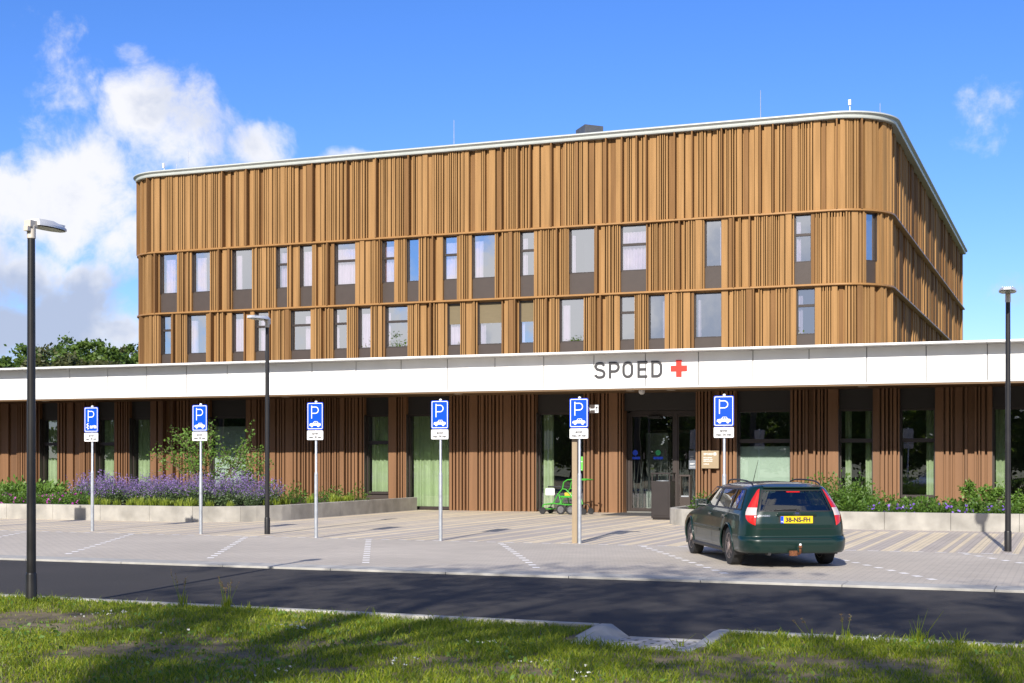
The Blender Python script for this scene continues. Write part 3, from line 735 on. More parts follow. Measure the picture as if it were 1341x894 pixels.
e = MB(); e.obox((xk + .02, yd - .14, 3.08), (.20, .07, .045)); e.build('door_sensor', M['lamp_black'], B, bevel=.02)
# canopy: roof slab, white fascia of separate panels, thin overhanging coping, bronze soffit
m = MB(); m.box(GL - 1, GR + 1, Y_FASC + .1, Y_UP + .5, 4.72, 4.855); m.build('canopy_roof', M['roof'], B)
m = MB(); m.box(GL - 1, GR + 1, Y_FASC + .035, Y_FASC + .10, 3.83, 4.83); m.build('fascia_backing', M['joint'], B)
m = MB(); XJ = X_at(914.6, Y_FASC); PW = (X_at(1293, Y_FASC) - XJ) / 5; k0 = int((GL - 1 - XJ) / PW) - 1
x = XJ + k0 * PW
while x < GR + 1:
    m.box(x + .011, x + PW - .011, Y_FASC, Y_FASC + .03, 3.875, 4.858); x += PW
m.build('fascia_panel', M['fascia'], B, bevel=.004)
m = MB(); x = XJ + k0 * PW - .4
while x < GR + 1: m.box(x + .004, x + 2 * PW - .004, Y_FASC - .02, Y_FASC + .3, 3.832, 3.87); x += 2 * PW
m.build('fascia_drip', M['fascia'], B)
m = MB(); x = XJ + k0 * PW
while x < GR + 1: m.box(x + .003, x + 2 * PW - .003, Y_FASC - .53, Y_FASC + .5, 4.862, 4.922); x += 2 * PW
m.build('coping', M['fascia'], B, bevel=.01)
m = MB(); m.box(GL - 1, GR + 1, Y_FASC + .31, Y_WALL + .5, 3.85, 3.87); m.box(GL - 1, GR + 1, Y_FASC + .0, Y_FASC + .308, 3.78, 3.830); m.build('soffit', M['soffit'], B)
for px, py in ((374, 518), (826, 510.8), (879, 509.8), (1130, 505), (600, 514.5), (60, 523.5)):
    Y = 42.4; X = X_at(px, Y); m = MB(); m.lathe([(.14, .0), (.14, -.025), (.10, -.03)], 20, (X, Y, 3.849)); m.build('ceiling_light', M['lamp_beige'], B, smooth=30)
X = X_at(840.5, 42.3); m = MB(); m.lathe([(.10, 0), (.10, -.06), (.08, -.11), (.04, -.14), (.0, -.145)], 16, (X, 42.3, 3.849)); m.build('camera_dome', M['white'], B, smooth=40)

# -------- lettering on the fascia
SG = thing('lettering_sign', 'dark grey SPOED lettering with a red cross on the white fascia', 'sign', (X_at(840, Y_FASC), Y_FASC, 4.0))
XS0, XS1, ZB = X_at(778.8, Y_FASC), X_at(868.5, Y_FASC), 0
sc = F_PX * ray(823)[1] / Y_FASC
zb = (HY - 494.6) / sc + CAMH; zt = (HY - 473.2) / sc + CAMH; H = zt - zb; T = .145 * H
LET = {'S': ([([(.60, .78), (.50, .90), (.33, .93), (.15, .89), (.075, .74), (.15, .59), (.33, .525), (.50, .47), (.60, .37), (.615, .24), (.53, .11), (.34, .07), (.17, .10), (.05, .22)], 'c')], .68),
       'P': ([([(.075, 0), (.075, 1)], 'l'), ([(.075, .93)] + [(.36, .93)] + arc(.36, .675, .255, 90, -90, 10) + [(.075, .42)], 'l')], .68),
       'O': ([(arc(.34, .66, .265, 0, 180, 10, .27) + arc(.34, .34, .265, 180, 360, 10, .27), 'o')], .68),
       'E': ([([(.075, 0), (.075, 1)], 'l'), ([(.075, .93), (.62, .93)], 'l'), ([(.075, .51), (.55, .51)], 'l'), ([(.075, .07), (.62, .07)], 'l')], .62),
       'D': ([([(.075, 0), (.075, 1)], 'l'), ([(.075, .93), (.34, .93)] + arc(.34, .66, .265, 90, 0, 6, .27) + arc(.34, .34, .265, 0, -90, 6, .27) + [(.075, .07)], 'l')], .68)}
for ch, px in zip('SPOED', (778.8, 797.5, 815.2, 834.9, 853.0)):
    x0 = X_at(px, Y_FASC); m = MB(); st, wd = LET[ch]; kx = 1.02
    for q, (P, kind) in enumerate(st):
        if kind == 'c': P = [(p.x, p.y) for p in catmull([(*p, 0) for p in P], 5)]
        ribbon(m, P, T / H * 1., lambda p: (x0 + p[0] * H * kx, zb + p[1] * H), Y_FASC - .03 - q * .0012, Y_FASC + .002, kind == 'o')
    m.build('letter', M['letter'], SG)
m = MB(); cxr = X_at(889.2, Y_FASC); cz = (HY - 482.2) / (F_PX * ray(889)[1] / Y_FASC) + CAMH; a, b = .245, .082
m.prism_y([(cxr + x, cz + z) for x, z in ((-b, -a), (b, -a), (b, -b), (a, -b), (a, b), (b, b), (b, a), (-b, a), (-b, b), (-a, b), (-a, -b), (-b, -b))], Y_FASC - .03, Y_FASC + .002); m.build('cross', M['red'], SG)
# ------------------------------------------------------------------ parking signs
def make_sign(label, arts=False):
    t = thing('parking_sign', label, 'sign', (0, 0, 0), 0, 'blue parking signs along the bays')
    m = MB(); m.lathe([(.04, -.1), (.04, 1.40), (.036, 1.43), (.027, 1.45), (.027, 2.98)], 14); m.build('pole', M['galv'], t, smooth=35)
    m = MB(); m.lathe([(.031, 2.975), (.031, 3.0), (.02, 3.015), (0.004, 3.02)], 12); m.build('pole_cap', M['white'], t, smooth=40)
    m = MB()
    for z in (2.55, 2.82, 2.27): m.box(-.06, .06, -.034, .03, z - .02, z + .02)
    m.build('bracket', M['galv'], t)
    m = MB(); m.prism_y(rrect(-.2, .2, 2.38, 2.98, .03), -.048, -.040); p = m.build('sign_plate', M['blue'], t)
    m = MB(); m.prism_y(rrect(-.198, .198, 2.382, 2.978, .03), -.0398, -.034); m.prism_y(rrect(-.198, .198, 2.157, 2.36, .022), -.0398, -.034); m.build('back_plate', M['galv'], t)
    m = MB(); o = rrect(-.186, .186, 2.394, 2.966, .024); i = rrect(-.172, .172, 2.408, 2.952, .016); n_ = len(o)
    for k in range(n_): m.face([(*[o[k][0]], -.0495, o[k][1]), (o[(k + 1) % n_][0], -.0495, o[(k + 1) % n_][1]), (i[(k + 1) % n_][0], -.0495, i[(k + 1) % n_][1]), (i[k][0], -.0495, i[k][1])])
    m.build('white_border', M['white'], p)
    m = MB(); P = [(0, 0), (0, 1)]; h = .285; x0, z0 = -.085, 2.625
    fx = lambda q: (x0 + q[0] * h, z0 + q[1] * h)
    ribbon(m, P, .068, fx, -.0500, -.0482); ribbon(m, [(.0, .892), (.34, .892)] + arc(.34, .65, .242, 90, -90, 10) + [(.0, .408)], .068, fx, -.0507, -.0482); m.build('letter', M['white'], p)
    m = MB()
    if arts:
        put_text(m, 'arts', .125, -.035, -.05, 2.475, .005)
        ribbon(m, [(-.10, 2.44), (-.10, 2.60)], .010, lambda q: q, -.0495, -.0482)
        ribbon(m, [(-.10 + .032 * math.sin(k * .75), 2.45 + k * .0075) for k in range(20)], .011, lambda q: q, -.0502, -.0482)
    else:
        c = lambda q: (-.14 + q[0] * .28, 2.44 + q[1] * .30)
        body = [(0, .10), (.02, .22), (.08, .26), (.32, .29), (.42, .42), (.70, .42), (.80, .29), (.96, .27), (1, .22), (1, .10)]
        m.prism_y([c(q) for q in body], -.0500, -.0482)
        for wx in (.22, .79): m.prism_y([c((wx + .105 * math.cos(k * PI / 8), .09 + .105 * math.sin(k * PI / 8))) for k in range(16)], -.0506, -.0482)
        for poly in ([(.385, .30), (.45, .385), (.55, .385), (.55, .30)], [(.575, .30), (.575, .385), (.68, .385), (.74, .30)]): m.prism_y([c(q) for q in poly], -.0510, -.0482, 1)
    m.build('emblem', [M['white'], M['blue']], p)
    m = MB(); m.prism_y(rrect(-.2, .2, 2.155, 2.362, .022), -.048, -.040); p = m.build('text_plate', M['white'], t)
    m = MB(); put_text(m, 'spoed', .062, 0, -.0495, 2.275, .003, 'CENTER'); put_text(m, 'max. 30 min', .062, 0, -.0495, 2.195, .003, 'CENTER'); m.build('lettering', M['black_text'], p)
    return t
sg0 = make_sign('blue parking sign with arts lettering, leftmost in view, before the purple flowers', True)
sg = make_sign('blue parking sign with a car symbol before the tall airy shrub')
SP = [(121, 695.3), (263, 699.3), (414, 704), (577, 707.6), (759, 711.6), (948.5, 716.5)]
LB = ['', '', 'blue parking sign with a car just right of the middle black lamp post',
      'blue parking sign with a car in front of the floor-length green curtain window',
      'blue parking sign with a car standing against the beige wayfinding post',
      'blue parking sign with a car standing behind the parked dark green estate car']
for i, (px, py) in enumerate(SP):
    X, Y = gnd(px, py)
    o = sg0 if i == 0 else sg if i == 1 else copy_tree(sg)
    o.location = (X, Y, 0)
    if i > 1: o['label'] = LB[i]
o = copy_tree(sg0); o.location = (-25.75, 28.75, 0); o['label'] = 'blue parking sign outside the left edge whose shadow falls on the left planter wall'

# beige wayfinding post with a finger board
X, Y = gnd(753.3, 711.2); X -= .02
t = thing('wayfinding_post', 'beige square wayfinding post with a small finger board at its top', 'signpost', (X, Y, 0))
m = MB(); m.box(X - .055, X + .055, Y - .055 + .06, Y + .055 + .06, -.1, 2.92); m.build('post', M['beige_post'], t, bevel=.006)
m = MB(); m.box(X + .05, X + .515, Y + .03, Y + .06, 2.68, 2.85); a = m.build('finger_board', M['spandrel'], t)
m = MB(); m.box(X + .44, X + .512, Y + .024, Y + .0296, 2.685, 2.845); m.box(X + .265, X + .312, Y + .024, Y + .0296, 2.71, 2.81); put_text(m, 'Spoed', .07, X + .32, Y + .028, 2.74, .002, fit=.112)
m.build('lettering', M['white'], a)
m = MB(); m.box(X + .280, X + .298, Y + .0205, Y + .0235, 2.725, 2.795); m.box(X + .268, X + .309, Y + .0195, Y + .0202, 2.75, 2.77); m.build('red_mark', M['red'], a)
m = MB(); cx, cz = X + .477, 2.76; m.prism_y([(cx - .006, cz - .055), (cx + .006, cz - .055), (cx + .006, cz + .02), (cx + .03, cz + .02), (cx, cz + .06), (cx - .03, cz + .02), (cx - .006, cz + .02)], Y + .019, Y + .0235); m.build('arrow', M['black_text'], a)

# ------------------------------------------------------------------ street lamps
def make_lamp(label, H, rz, x, y, z, hs=1.):
    t = thing('street_lamp', label, 'street lamp', (0, 0, 0), 0, 'black street lamps beside the road')
    m = MB(); m.lathe([(.066, -.2), (.066, .36), (.060, .385), (.054, .39)], 18); m.build('base_sleeve', M['lamp_black'], t, smooth=35)
    m = MB(); m.lathe([(.054, .385), (.050, 2.), (.043, H - .10)], 18); m.build('pole', M['lamp_black'], t, smooth=35)
    m = MB(); m.lathe([(.046, H - .16), (.050, H - .155), (.050, H - .01), (.04, H + .0)], 16); m.box(-.045, .045, -.07, .06, H - .03, H + .05); m.box(-.03, .03, -.10, -.04, H - .08, H - .02); m.build('clamp', M['lamp_beige'], t, smooth=35, bevel=.008)
    # flat leaf-shaped LED head reaching out along +Y
    o2 = [(-.11, .05), (-.15, .16), (-.16, .36), (-.13, .58), (-.06, .72), (.06, .72), (.13, .58), (.16, .36), (.15, .16), (.11, .05)]
    o2 = [(a * hs, .05 + (b - .05) * hs) for a, b in o2]
    tilt = lambda y: H + .03 - .0 * y
    m = MB(); k = len(o2)
    V = [(a, b, tilt(b) - .026) for a, b in o2] + [(a * .98, b, tilt(b) + .0) for a, b in o2] + [(a * .72, .06 + (b - .05) * .92, tilt(b) + (.052 if b < .42 * hs else .028)) for a, b in o2]
    m.mesh(V, [tuple(range(k))[::-1], tuple(range(2 * k, 3 * k))] + [(i, (i + 1) % k, (i + 1) % k + k, i + k) for i in range(k)] + [(i + k, (i + 1) % k + k, (i + 1) % k + 2 * k, i + 2 * k) for i in range(k)])
    for j in range(6): m.box((-.10 + j * .036) * hs, (-.09 + j * .036) * hs, .44 * hs, .66 * hs, H + .05, H + .068)
    h = m.build('lamp_head', M['lamp_grey'], t, smooth=25)
    m = MB(); m.face([(a * .86, .07 + (b - .05) * .94, H - .0015) for a, b in o2][::-1]); m.face([(a * .86, .07 + (b - .05) * .94, H - .006) for a, b in o2][::-1]); m.build('lens', M['lamp_lens'], h)
    t.location = (x, y, z); t.rotation_euler = (0, 0, rz)
    return t
make_lamp('tall black street lamp at the grass edge on the left, nearest of the three', 4.44, 0., *gnd(41, 787.6, ZL), ZL - .05, .78)
make_lamp('black street lamp with pale flat head in front of the left planter, middle of three', 4.93, PI - .05, *gnd(350, 699.3), 0)
make_lamp('black street lamp at the right edge in front of the right planter', 4.84, PI + .02, *gnd(1320, 722), 0)

# ------------------------------------------------------------------ raised planters
def planter(name, outer, label, wall=.18, h=.43):
    """outer: plan polyline of the concrete rim, ground the soil fills behind it"""
    P = [Vector((*p, 0)) for p in outer]; n_ = len(P); I = []
    for i in range(n_):
        d = (P[min(i + 1, n_ - 1)] - P[max(i - 1, 0)]).normalized(); I.append(P[i] + Vector((-d.y, d.x, 0)) * wall)
    t = thing(name, label, 'planter', (P[n_ // 2].x, P[n_ // 2].y, 0))
    m = MB(); acc = 0.; a0 = 0; L = 0.
    seglen = [(P[i + 1] - P[i]).length for i in range(n_ - 1)]
    run = [0]; lens = 0.
    for i in range(n_ - 1):
        lens += seglen[i]; run.append(i + 1)
        if lens >= 1.3 or i == n_ - 2:
            ring = [P[k] for k in run] + [I[k] for k in reversed(run)]
            d0 = (ring[1] - ring[0]).normalized() * .005
            q = [(p.x, p.y) for p in ring]; q[0] = (q[0][0] + d0.x, q[0][1] + d0.y); q[-1] = (q[-1][0] + d0.x, q[-1][1] + d0.y)
            m.prism_z(q, -.1, h); run = [i + 1]; lens = 0.
    m.build('concrete_rim', M['concrete'], t, bevel=.01)
    m = MB(); m.face([(p.x, p.y, h - .06) for p in I] + [(I[-1].x, Y_WALL - .16, h - .06), (I[0].x, Y_WALL - .16, h - .06)] if abs(I[-1].y - Y_WALL) > .3 else [(p.x, p.y, h - .06) for p in I] + [(I[0].x, I[-1].y, h - .06)])
    m.build('soil', M['bed_soil'], t)
    return t
YP = 33.35
L1 = [(x, YP) for x in np.arange(-52, -23.2, .55)] + [(-23.0 + 2.25 * math.sin(a), YP + 2.25 - 2.25 * math.cos(a)) for a in np.linspace(.0, PI / 2, 9)] + [(-20.75, y) for y in np.arange(36.2, 43.95, .6)] + [(-20.75, 43.98)]
planter('left_planter', L1, 'long low planter of pale concrete blocks on the left, curving back to the wall')
YQ = 36.0
R1 = [(-10.15, y) for y in np.arange(43.98, 38.1, -.6)] + [(-8.55 - 1.6 * math.cos(a), YQ + 1.6 - 1.6 * math.sin(a)) for a in np.linspace(0, PI / 2, 8)] + [(x, YQ) for x in np.arange(-8.0, 13.2, .52)]
planter('right_planter', R1, 'low planter of pale concrete blocks on the right with a rounded end by the entrance')

# ------------------------------------------------------------------ plants
def leaves(C, size, up=.3, asp=.55, seed=0, fold=True):
    """diamond leaves at the points C; returns verts and quads"""
    g = np.random.default_rng(seed); C = np.asarray(C, float); N = len(C)
    d = g.normal(size=(N, 3)); d[:, 2] = d[:, 2] * .6 + up; d /= np.linalg.norm(d, axis=1)[:, None]
    e = g.normal(size=(N, 3)); e = np.cross(d, e); e /= np.linalg.norm(e, axis=1)[:, None]
    s = (size * g.uniform(.65, 1.25, N))[:, None]
    V = np.stack([C, C + d * s * .5 + e * s * asp * .5, C + d * s, C + d * s * .5 - e * s * asp * .5], 1).reshape(-1, 3)
    return V, np.arange(4 * N).reshape(N, 4)
def multi(name, parts, parent=None):
    """parts: list of (V, Q, material) into one mesh"""
    Vs = []; Qs = []; mi = []; mats = []; off = 0
    for V, Q, mt in parts:
        if mt not in mats: mats.append(mt)
        Vs.append(V); Qs.append(Q + off); mi += [mats.index(mt)] * len(Q); off += len(V)
    return npmesh(name, np.concatenate(Vs), np.concatenate(Qs), mats, mi, parent)
def stems(base, tips, wd, sag=0.):
    """thin crossed ribbons from base points to tips"""
    V = []; Q = []
    for b, t in zip(base, tips):
        b = np.array(b, float); t = np.array(t, float); md = (b + t) / 2; md[2] += sag
        for e in ((wd, 0, 0), (0, wd, 0)):
            e = np.array(e); k = len(V); V += [b - e, b + e, md + e * .8, md - e * .8, t + e * .3, t - e * .3]; Q += [(k, k + 1, k + 2, k + 3), (k + 3, k + 2, k + 4, k + 5)]
    return np.array(V), np.array(Q)
def catmint(seed):
    g = np.random.default_rng(seed); base = []; tips = []; L = []; Fl = []
    for _ in range(40):
        a = g.uniform(0, 2 * PI); q = g.uniform(0, 1) ** .7; h = g.uniform(.52, .88) * (1 - .25 * q); b = np.array([.16 * q * math.cos(a), .16 * q * math.sin(a), 0]); t = np.array([.52 * q * math.cos(a), .52 * q * math.sin(a), h]); base.append(b); tips.append(t)
        for u in np.linspace(.12, .62, 13): L.append(b + (t - b) * u + g.normal(0, .03, 3))
        for u in np.linspace(.52, 1.0, 13): Fl.append(b + (t - b) * u + g.normal(0, .013, 3))
    return [(*stems(base, tips, .004), M['leaf_cat']), (*leaves(L, .07, .25, .5, seed), M['leaf_cat']), (*leaves(Fl, .034, .2, .8, seed + 1), M['fl_purple'])]
def mound(seed, R, H, n_, size, leafm, nf=0, fm=None, fs=.05, hollow=.35, up=.35):
    g = np.random.default_rng(seed); d = g.normal(size=(n_, 3)); d[:, 2] = abs(d[:, 2]); d /= np.linalg.norm(d, axis=1)[:, None]
    lump = 1 + .22 * np.sin(d[:, 0] * 5 + seed) * np.sin(d[:, 1] * 6 + seed * 2) + .15 * np.sin(d[:, 2] * 9 + seed)
    C = d * (g.uniform(hollow, 1, n_) ** .6 * lump)[:, None] * np.array([R, R, H]) * np.array([1, 1, 1])
    parts = [(*leaves(C, size, up, .6, seed), leafm), (*stems(C[::4] * np.array([.08, .08, 0]), C[::4], .004), leafm)]
    if nf:
        d = g.normal(size=(nf, 3)); d[:, 2] = abs(d[:, 2]) + .25; d /= np.linalg.norm(d, axis=1)[:, None]; C = d * np.array([R, R, H]) * .92
        parts += [(*leaves(C + g.normal(0, .006, C.shape), fs, .9, 1., seed + q), fm) for q in (2, 3)]
        parts.append((*stems(C * np.array([.1, .1, 0]), C, .004), leafm))
    return parts
def tuft(seed, H=.32, n_=80, mt=None, spread=.22):
    g = np.random.default_rng(seed); V = []; Q = []
    for _ in range(n_):
        a = g.uniform(0, 2 * PI); q = g.uniform(0, 1) ** .6; h = H * g.uniform(.5, 1.1) * (1 - .35 * q); r0 = spread * .6 * q; b = np.array([r0 * math.cos(a), r0 * math.sin(a), 0]); a += g.normal(0, .6); ou = spread * g.uniform(.1, .55)
        md = b + np.array([ou * .4 * math.cos(a), ou * .4 * math.sin(a), h * .65]); t = b + np.array([ou * math.cos(a), ou * math.sin(a), h * g.uniform(.8, 1.)])
        e = np.array([-math.sin(a), math.cos(a), 0]) * (.011 if spread > .1 else .004); k = len(V); V += [b - e, b + e, md + e, md - e, t + e * .25, t - e * .25]; Q += [(k, k + 1, k + 2, k + 3), (k + 3, k + 2, k + 4, k + 5)]
    return [(np.array(V), np.array(Q), mt or M['tuft'])]
ZS = .37
def plant_row(name, variants, spots, label, cat, group, smin=.85, smax=1.15):
    src = []; spots = [q for q in spots if not (-26 < q[0] < -14 and q[1] > 33) or ((q[0] < -23.2 and q[1] > YP + .5) or math.hypot(q[0] + 23.2, min(q[1] - YP - 2.25, 0)) < 1.75) and q[0] < -21.3]
    for i, (x, y) in enumerate(spots):
        k = rng.randrange(len(variants))
        while len(src) <= k: src.append(None)
        if src[k] is None: o = multi(name, variants[k]); src[k] = o
        else: o = src[k].copy(); COL.objects.link(o)
        s = rng.uniform(smin, smax); o.location = (x, y, ZS); o.rotation_euler = (0, 0, rng.uniform(0, 6.28)); o.scale = (s, s, s * rng.uniform(.9, 1.1)); tag(o, label, cat, group)
def spots_px(px0, px1, Y, step, jit=.15):
    x0, x1 = X_at(px0, Y), X_at(px1, Y); out = []; x = x0
    while x < x1: out.append((x + rng.uniform(-jit, jit), Y + rng.uniform(-jit, jit))); x += step
    return out
sp = spots_px(112, 385, 35.0, .62) + spots_px(122, 365, 35.8, .62) + spots_px(120, 350, 36.7, .66) + spots_px(130, 330, 37.7, .75)
plant_row('catmint_clump', [catmint(s) for s in (1, 2, 3, 4)], sp, 'purple flowering catmint clump in the drift across the left planter', 'plant', 'catmint clumps in the left planter', .9, 1.32)
sp = spots_px(-50, 118, 34.1, .5) + spots_px(-60, 112, 34.8, .6) + spots_px(60, 120, 35.4, .6)
plant_row('cranesbill_mound', [mound(s, .40, .34, 460, .065, M['leaf_shrub'], 9, M['fl_magenta'], .06, .08) for s in (11, 12, 13)], sp, 'low green cranesbill mound dotted with magenta flowers in the left planter', 'plant', 'cranesbill mounds in the left planter')
sp = spots_px(-70, 70, 36.6, .75) + spots_px(-80, 105, 37.6, .8) + spots_px(-80, 60, 38.6, .9)
plant_row('leafy_bush', [mound(s, .52, .62, 380, .12, M['leaf_bright']) for s in (21, 22)], sp, 'light green broad leaved bush behind the magenta flowers in the left planter', 'plant', 'leafy bushes in the left planter', .8, 1.2)
sp = spots_px(122, 392, YP + .62, .42, .10) + spots_px(180, 400, YP + 1.0, .6, .12) + spots_px(385, 430, 35.4, .5) + [(-21.45 + rng.uniform(-.1, .08), 35.6 + .42 * k) for k in range(14)]
plant_row('grass_tuft', [tuft(s) for s in (31, 32, 33)], sp, 'yellow green grass tuft along the front rim of the left planter', 'plant', 'grass tufts in the left planter', .75, 1.15)
sp = [(-22.6, 37.2), (-22.1, 38.1), (-21.8, 39.2), (-21.9, 40.4), (-21.6, 41.4), (-22.8, 39.4), (-22.5, 41.2), (-23.4, 38.1)]
plant_row('young_shrub', [mound(s, .34, .5, 200, .07, M['leaf_shrub']) for s in (41, 42)], sp, 'small young green shrub near the curved right end of the left planter', 'plant', 'young shrubs in the left planter', .7, 1.2)

def branching(root, L, dirv, depth, g, segs, tips):
    d = Vector(dirv).normalized(); p = Vector(root); pts = [p.copy()]
    for k in range(4):
        d = (d + Vector(g.normal(0, .13, 3))).normalized(); p = p + d * L / 4; pts.append(p.copy())
        tips.append((p.copy(), depth))
    segs.append((pts, depth))
    if depth > 0:
        for k in range(3 if depth > 1 else 4):
            q = pts[2 + (k % 3)]; nd = (d + Vector(g.normal(0, .55, 3)) + Vector((0, 0, .12))).normalized()
            branching(q, L * g.uniform(.45, .7), nd, depth - 1, g, segs, tips)
def airy_shrub(seed, name, label, X, Y, H, stemdirs, leafm, nl=5, size=.09, r0=.022, spread=.07):
    g = np.random.default_rng(seed); segs = []; tips = []
    for dv in stemdirs: branching((rng.uniform(-.1, .1), rng.uniform(-.1, .1), 0), H * .62, dv, 2, g, segs, tips)
    t = thing(name, label, 'shrub', (0, 0, 0))
    m = MB()
    for pts, dp in segs: m.tube(pts, [(.35 + .65 * (dp / 2)) * r0 * (1 - .12 * i) for i in range(5)], 5)
    m.build('stems', M['stem'], t)
    C = [np.array(p) + g.normal(0, spread, 3) for p, dp in tips for _ in range(nl if dp < 2 else 1)]
    V, Q = leaves(C, size, .15, .6, seed); npmesh('foliage', V, Q, [leafm], None, t)
    t.location = (X, Y, ZS); return t
X = X_at(273, 37.2)
airy_shrub(51, 'airy_shrub', 'tall airy shrub with arching branches among the purple flowers, before the frosted window', X, 37.2, 2.35, [(-.9, -.1, 1.1), (-.5, 0, 1.4), (-.35, .2, 1.5), (-.15, -.2, 1.6), (.15, .1, 1.5), (-.7, .2, 1.2)], M['leaf_bright'], 6, .095)
X = X_at(292, 37.0)
airy_shrub(53, 'airy_shrub', 'leaning airy shrub branching to the right behind the second parking sign', X, 37.0, 2.2, [(.75, .0, 1.3), (.95, .1, 1.0), (.55, -.1, 1.5), (1.1, 0, .8)], M['leaf_bright'], 5, .09)
# right planter
sp = [(X_at(px, 38.4) , 38.4 + dy) for px, dy in ((1052, .2), (1075, -.2), (1096, .1), (1113, -.1), (1128, .3), (1064, .9), (1090, .9), (1118, .9), (1030, .6))]
plant_row('dense_shrub', [mound(s, .5, .82, 620, .085, M['leaf_shrub'], hollow=.15, up=.55) for s in (61, 62, 63)], sp, 'dense bright green shrub in the right planter just right of the car', 'shrub', 'dense shrubs beside the car', .8, 1.12)
sp = spots_px(1148, 1400, 37.4, .66, .18) + spots_px(1160, 1400, 38.3, .85, .2) + spots_px(1110, 1145, 36.9, .45)
plant_row('low_bush', [mound(s, .40, .40, 260, .095, M['leaf_shrub']) for s in (71, 72, 73)], sp, 'low rounded green bush in the right planter', 'plant', 'low bushes in the right planter', .7, 1.15)
sp = spots_px(1145, 1400, 36.55, .55, .12) + spots_px(1150, 1180, 36.9, .5)
plant_row('geranium_mound', [mound(s, .33, .24, 300, .065, M['leaf_shrub'], 7, M['fl_violet'], .065, .05) for s in (81, 82, 83)], sp, 'low geranium with violet flowers along the front of the right planter', 'plant', 'violet geraniums in the right planter')
for px, h, lab in ((1276, 1.0, 'upright leafy young shrub in the right planter left of the right lamp post'), (1299, .82, 'shorter upright young shrub right behind the right lamp post'), (1330, .7, 'small upright young shrub at the right edge of the right planter')):
    airy_shrub(int(px), 'upright_shrub', lab, X_at(px, 38.), 38., h * .74, [(-.12, 0, 1.6), (.1, .1, 1.8), (0, -.1, 2.)], M['leaf_bright'], 4, .09, .010, .035)
sp = [(-9.3, 38.3), (-9.2, 39.3), (-8.7, 37.6), (-8.0, 37.2), (-9.3, 40.4)]
plant_row('petunia_mound', [mound(s, .36, .26, 240, .06, M['leaf_shrub'], 9, M['fl_magenta'], .07) for s in (91, 92)], sp, 'pink flowering mound on the rounded end of the right planter by the door', 'plant', 'pink flowers by the entrance')
sp = [(X_at(px, 37.6), 37.6 + .3 * (k % 2)) for k, px in enumerate((920, 940, 960, 985, 1005, 1020))]
plant_row('low_bush', [mound(s, .38, .5, 240, .085, M['leaf_shrub']) for s in (75, 76)], sp, 'green bush in the right planter half hidden behind the car', 'plant', 'bushes behind the car', .8, 1.1)

# ------------------------------------------------------------------ things at the entrance
X, Y = -10.98, 39.75
t = thing('litter_bin', 'tall dark brown litter bin with an open hooded top beside the entrance door', 'bin', (X, Y, 0))
m = MB(); m.box(X - .28, X + .28, Y - .28, Y + .28, .05, 1.10); m.box(X - .25, X + .25, Y - .25, Y + .25, 0, .05); m.build('body', M['bin'], t, bevel=.012)
m = MB()
for sx in (-1, 1):
    for sy in (-1, 1): m.box(X + sx * .255 - .02, X + sx * .255 + .02, Y + sy * .255 - .02, Y + sy * .255 + .02, 1.10, 1.30)
m.box(X - .29, X + .29, Y - .29, Y + .29, 1.30, 1.34); m.build('hood', M['bin'], t, bevel=.006)
m = MB(); m.box(X - .22, X + .22, Y - .292, Y - .282, .12, 1.02); m.build('door', M['bin'], t, bevel=.004)
m = MB(); m.lathe([(.2, 1.102), (.2, 1.115), (.16, 1.12)], 20, (X, Y, 0)); m.build('opening_ring', M['galv'], t)
# small box bin behind it
X2, Y2 = -10.62, 40.9
t = thing('ash_stand', 'brown rectangular ash stand with an open slot just behind the litter bin', 'ashtray', (X2, Y2, 0))
m = MB(); m.box(X2 - .16, X2 + .16, Y2 - .12, Y2 + .12, 0, .62); m.box(X2 - .16, X2 - .12, Y2 - .12, Y2 + .12, .62, 1.22); m.box(X2 + .12, X2 + .16, Y2 - .12, Y2 + .12, .62, 1.22); m.box(X2 - .165, X2 + .165, Y2 - .125, Y2 + .125, 1.22, 1.27); m.build('housing', M['spandrel'], t, bevel=.006)
m = MB(); m.box(X2 - .115, X2 + .115, Y2 - .1, Y2 + .1, .623, .66); m.build('ash_tray', M['galv'], t)
m = MB(); m.box(X_at(806, 43.4), X_at(878, 43.4), 41.9, 44.0, .004, .018); tag(m.build('door_mat', M['mat_dark'], bevel=.004), 'dark grey door mat on the paving in front of the entrance', 'mat')
# beige wall plaque
xa, xb = X_at(918.6, Y_WALL - .25), X_at(941.4, Y_WALL - .25); s_ = F_PX * ray(930)[1] / (Y_WALL - .25); z0 = (HY - 613.3) / s_ + CAMH; z1 = (HY - 590) / s_ + CAMH
t = thing('wall_plaque', 'square beige plaque with white lettering on the brown cladding right of the door', 'sign', ((xa + xb) / 2, Y_WALL - .25, z0))
m = MB(); m.box(xa, xb, Y_WALL - .27, Y_WALL - .185, z0, z1); p = m.build('panel', M['plaque'], t, bevel=.012)
m = MB(); W = xb - xa; yy = Y_WALL - .2735; put_text(m, 'SPOED', .085, xa + .13 * W, yy, z1 - .135, .002, fit=.54 * W)
m.box(xa + .71 * W, xa + .86 * W, yy - .002, yy, z1 - .145, z1 - .06)
for zz_, words in ((.20, (.07, .05, .24)), (.255, (.34, .12)), (.31, (.48,)), (.40, (.30,))):   # lines too small to read in the photograph: rows of marks
    xx_ = xa + .13 * W
    for w_ in words:
        e_ = xx_ + w_ * W
        while xx_ < e_:
            q_ = rng.uniform(.012, .022); m.box(xx_, xx_ + q_, yy - .002, yy, z1 - zz_ - .03, z1 - zz_ - rng.choice((0, .006, .008))); xx_ += q_ + .006
        xx_ += .03 * W
m.build('lettering', M['white'], p)
m = MB(); m.box(xa + .75 * W, xa + .82 * W, yy - .006, yy - .0025, z1 - .11, z1 - .095); m.build('red_mark', M['red'], p)
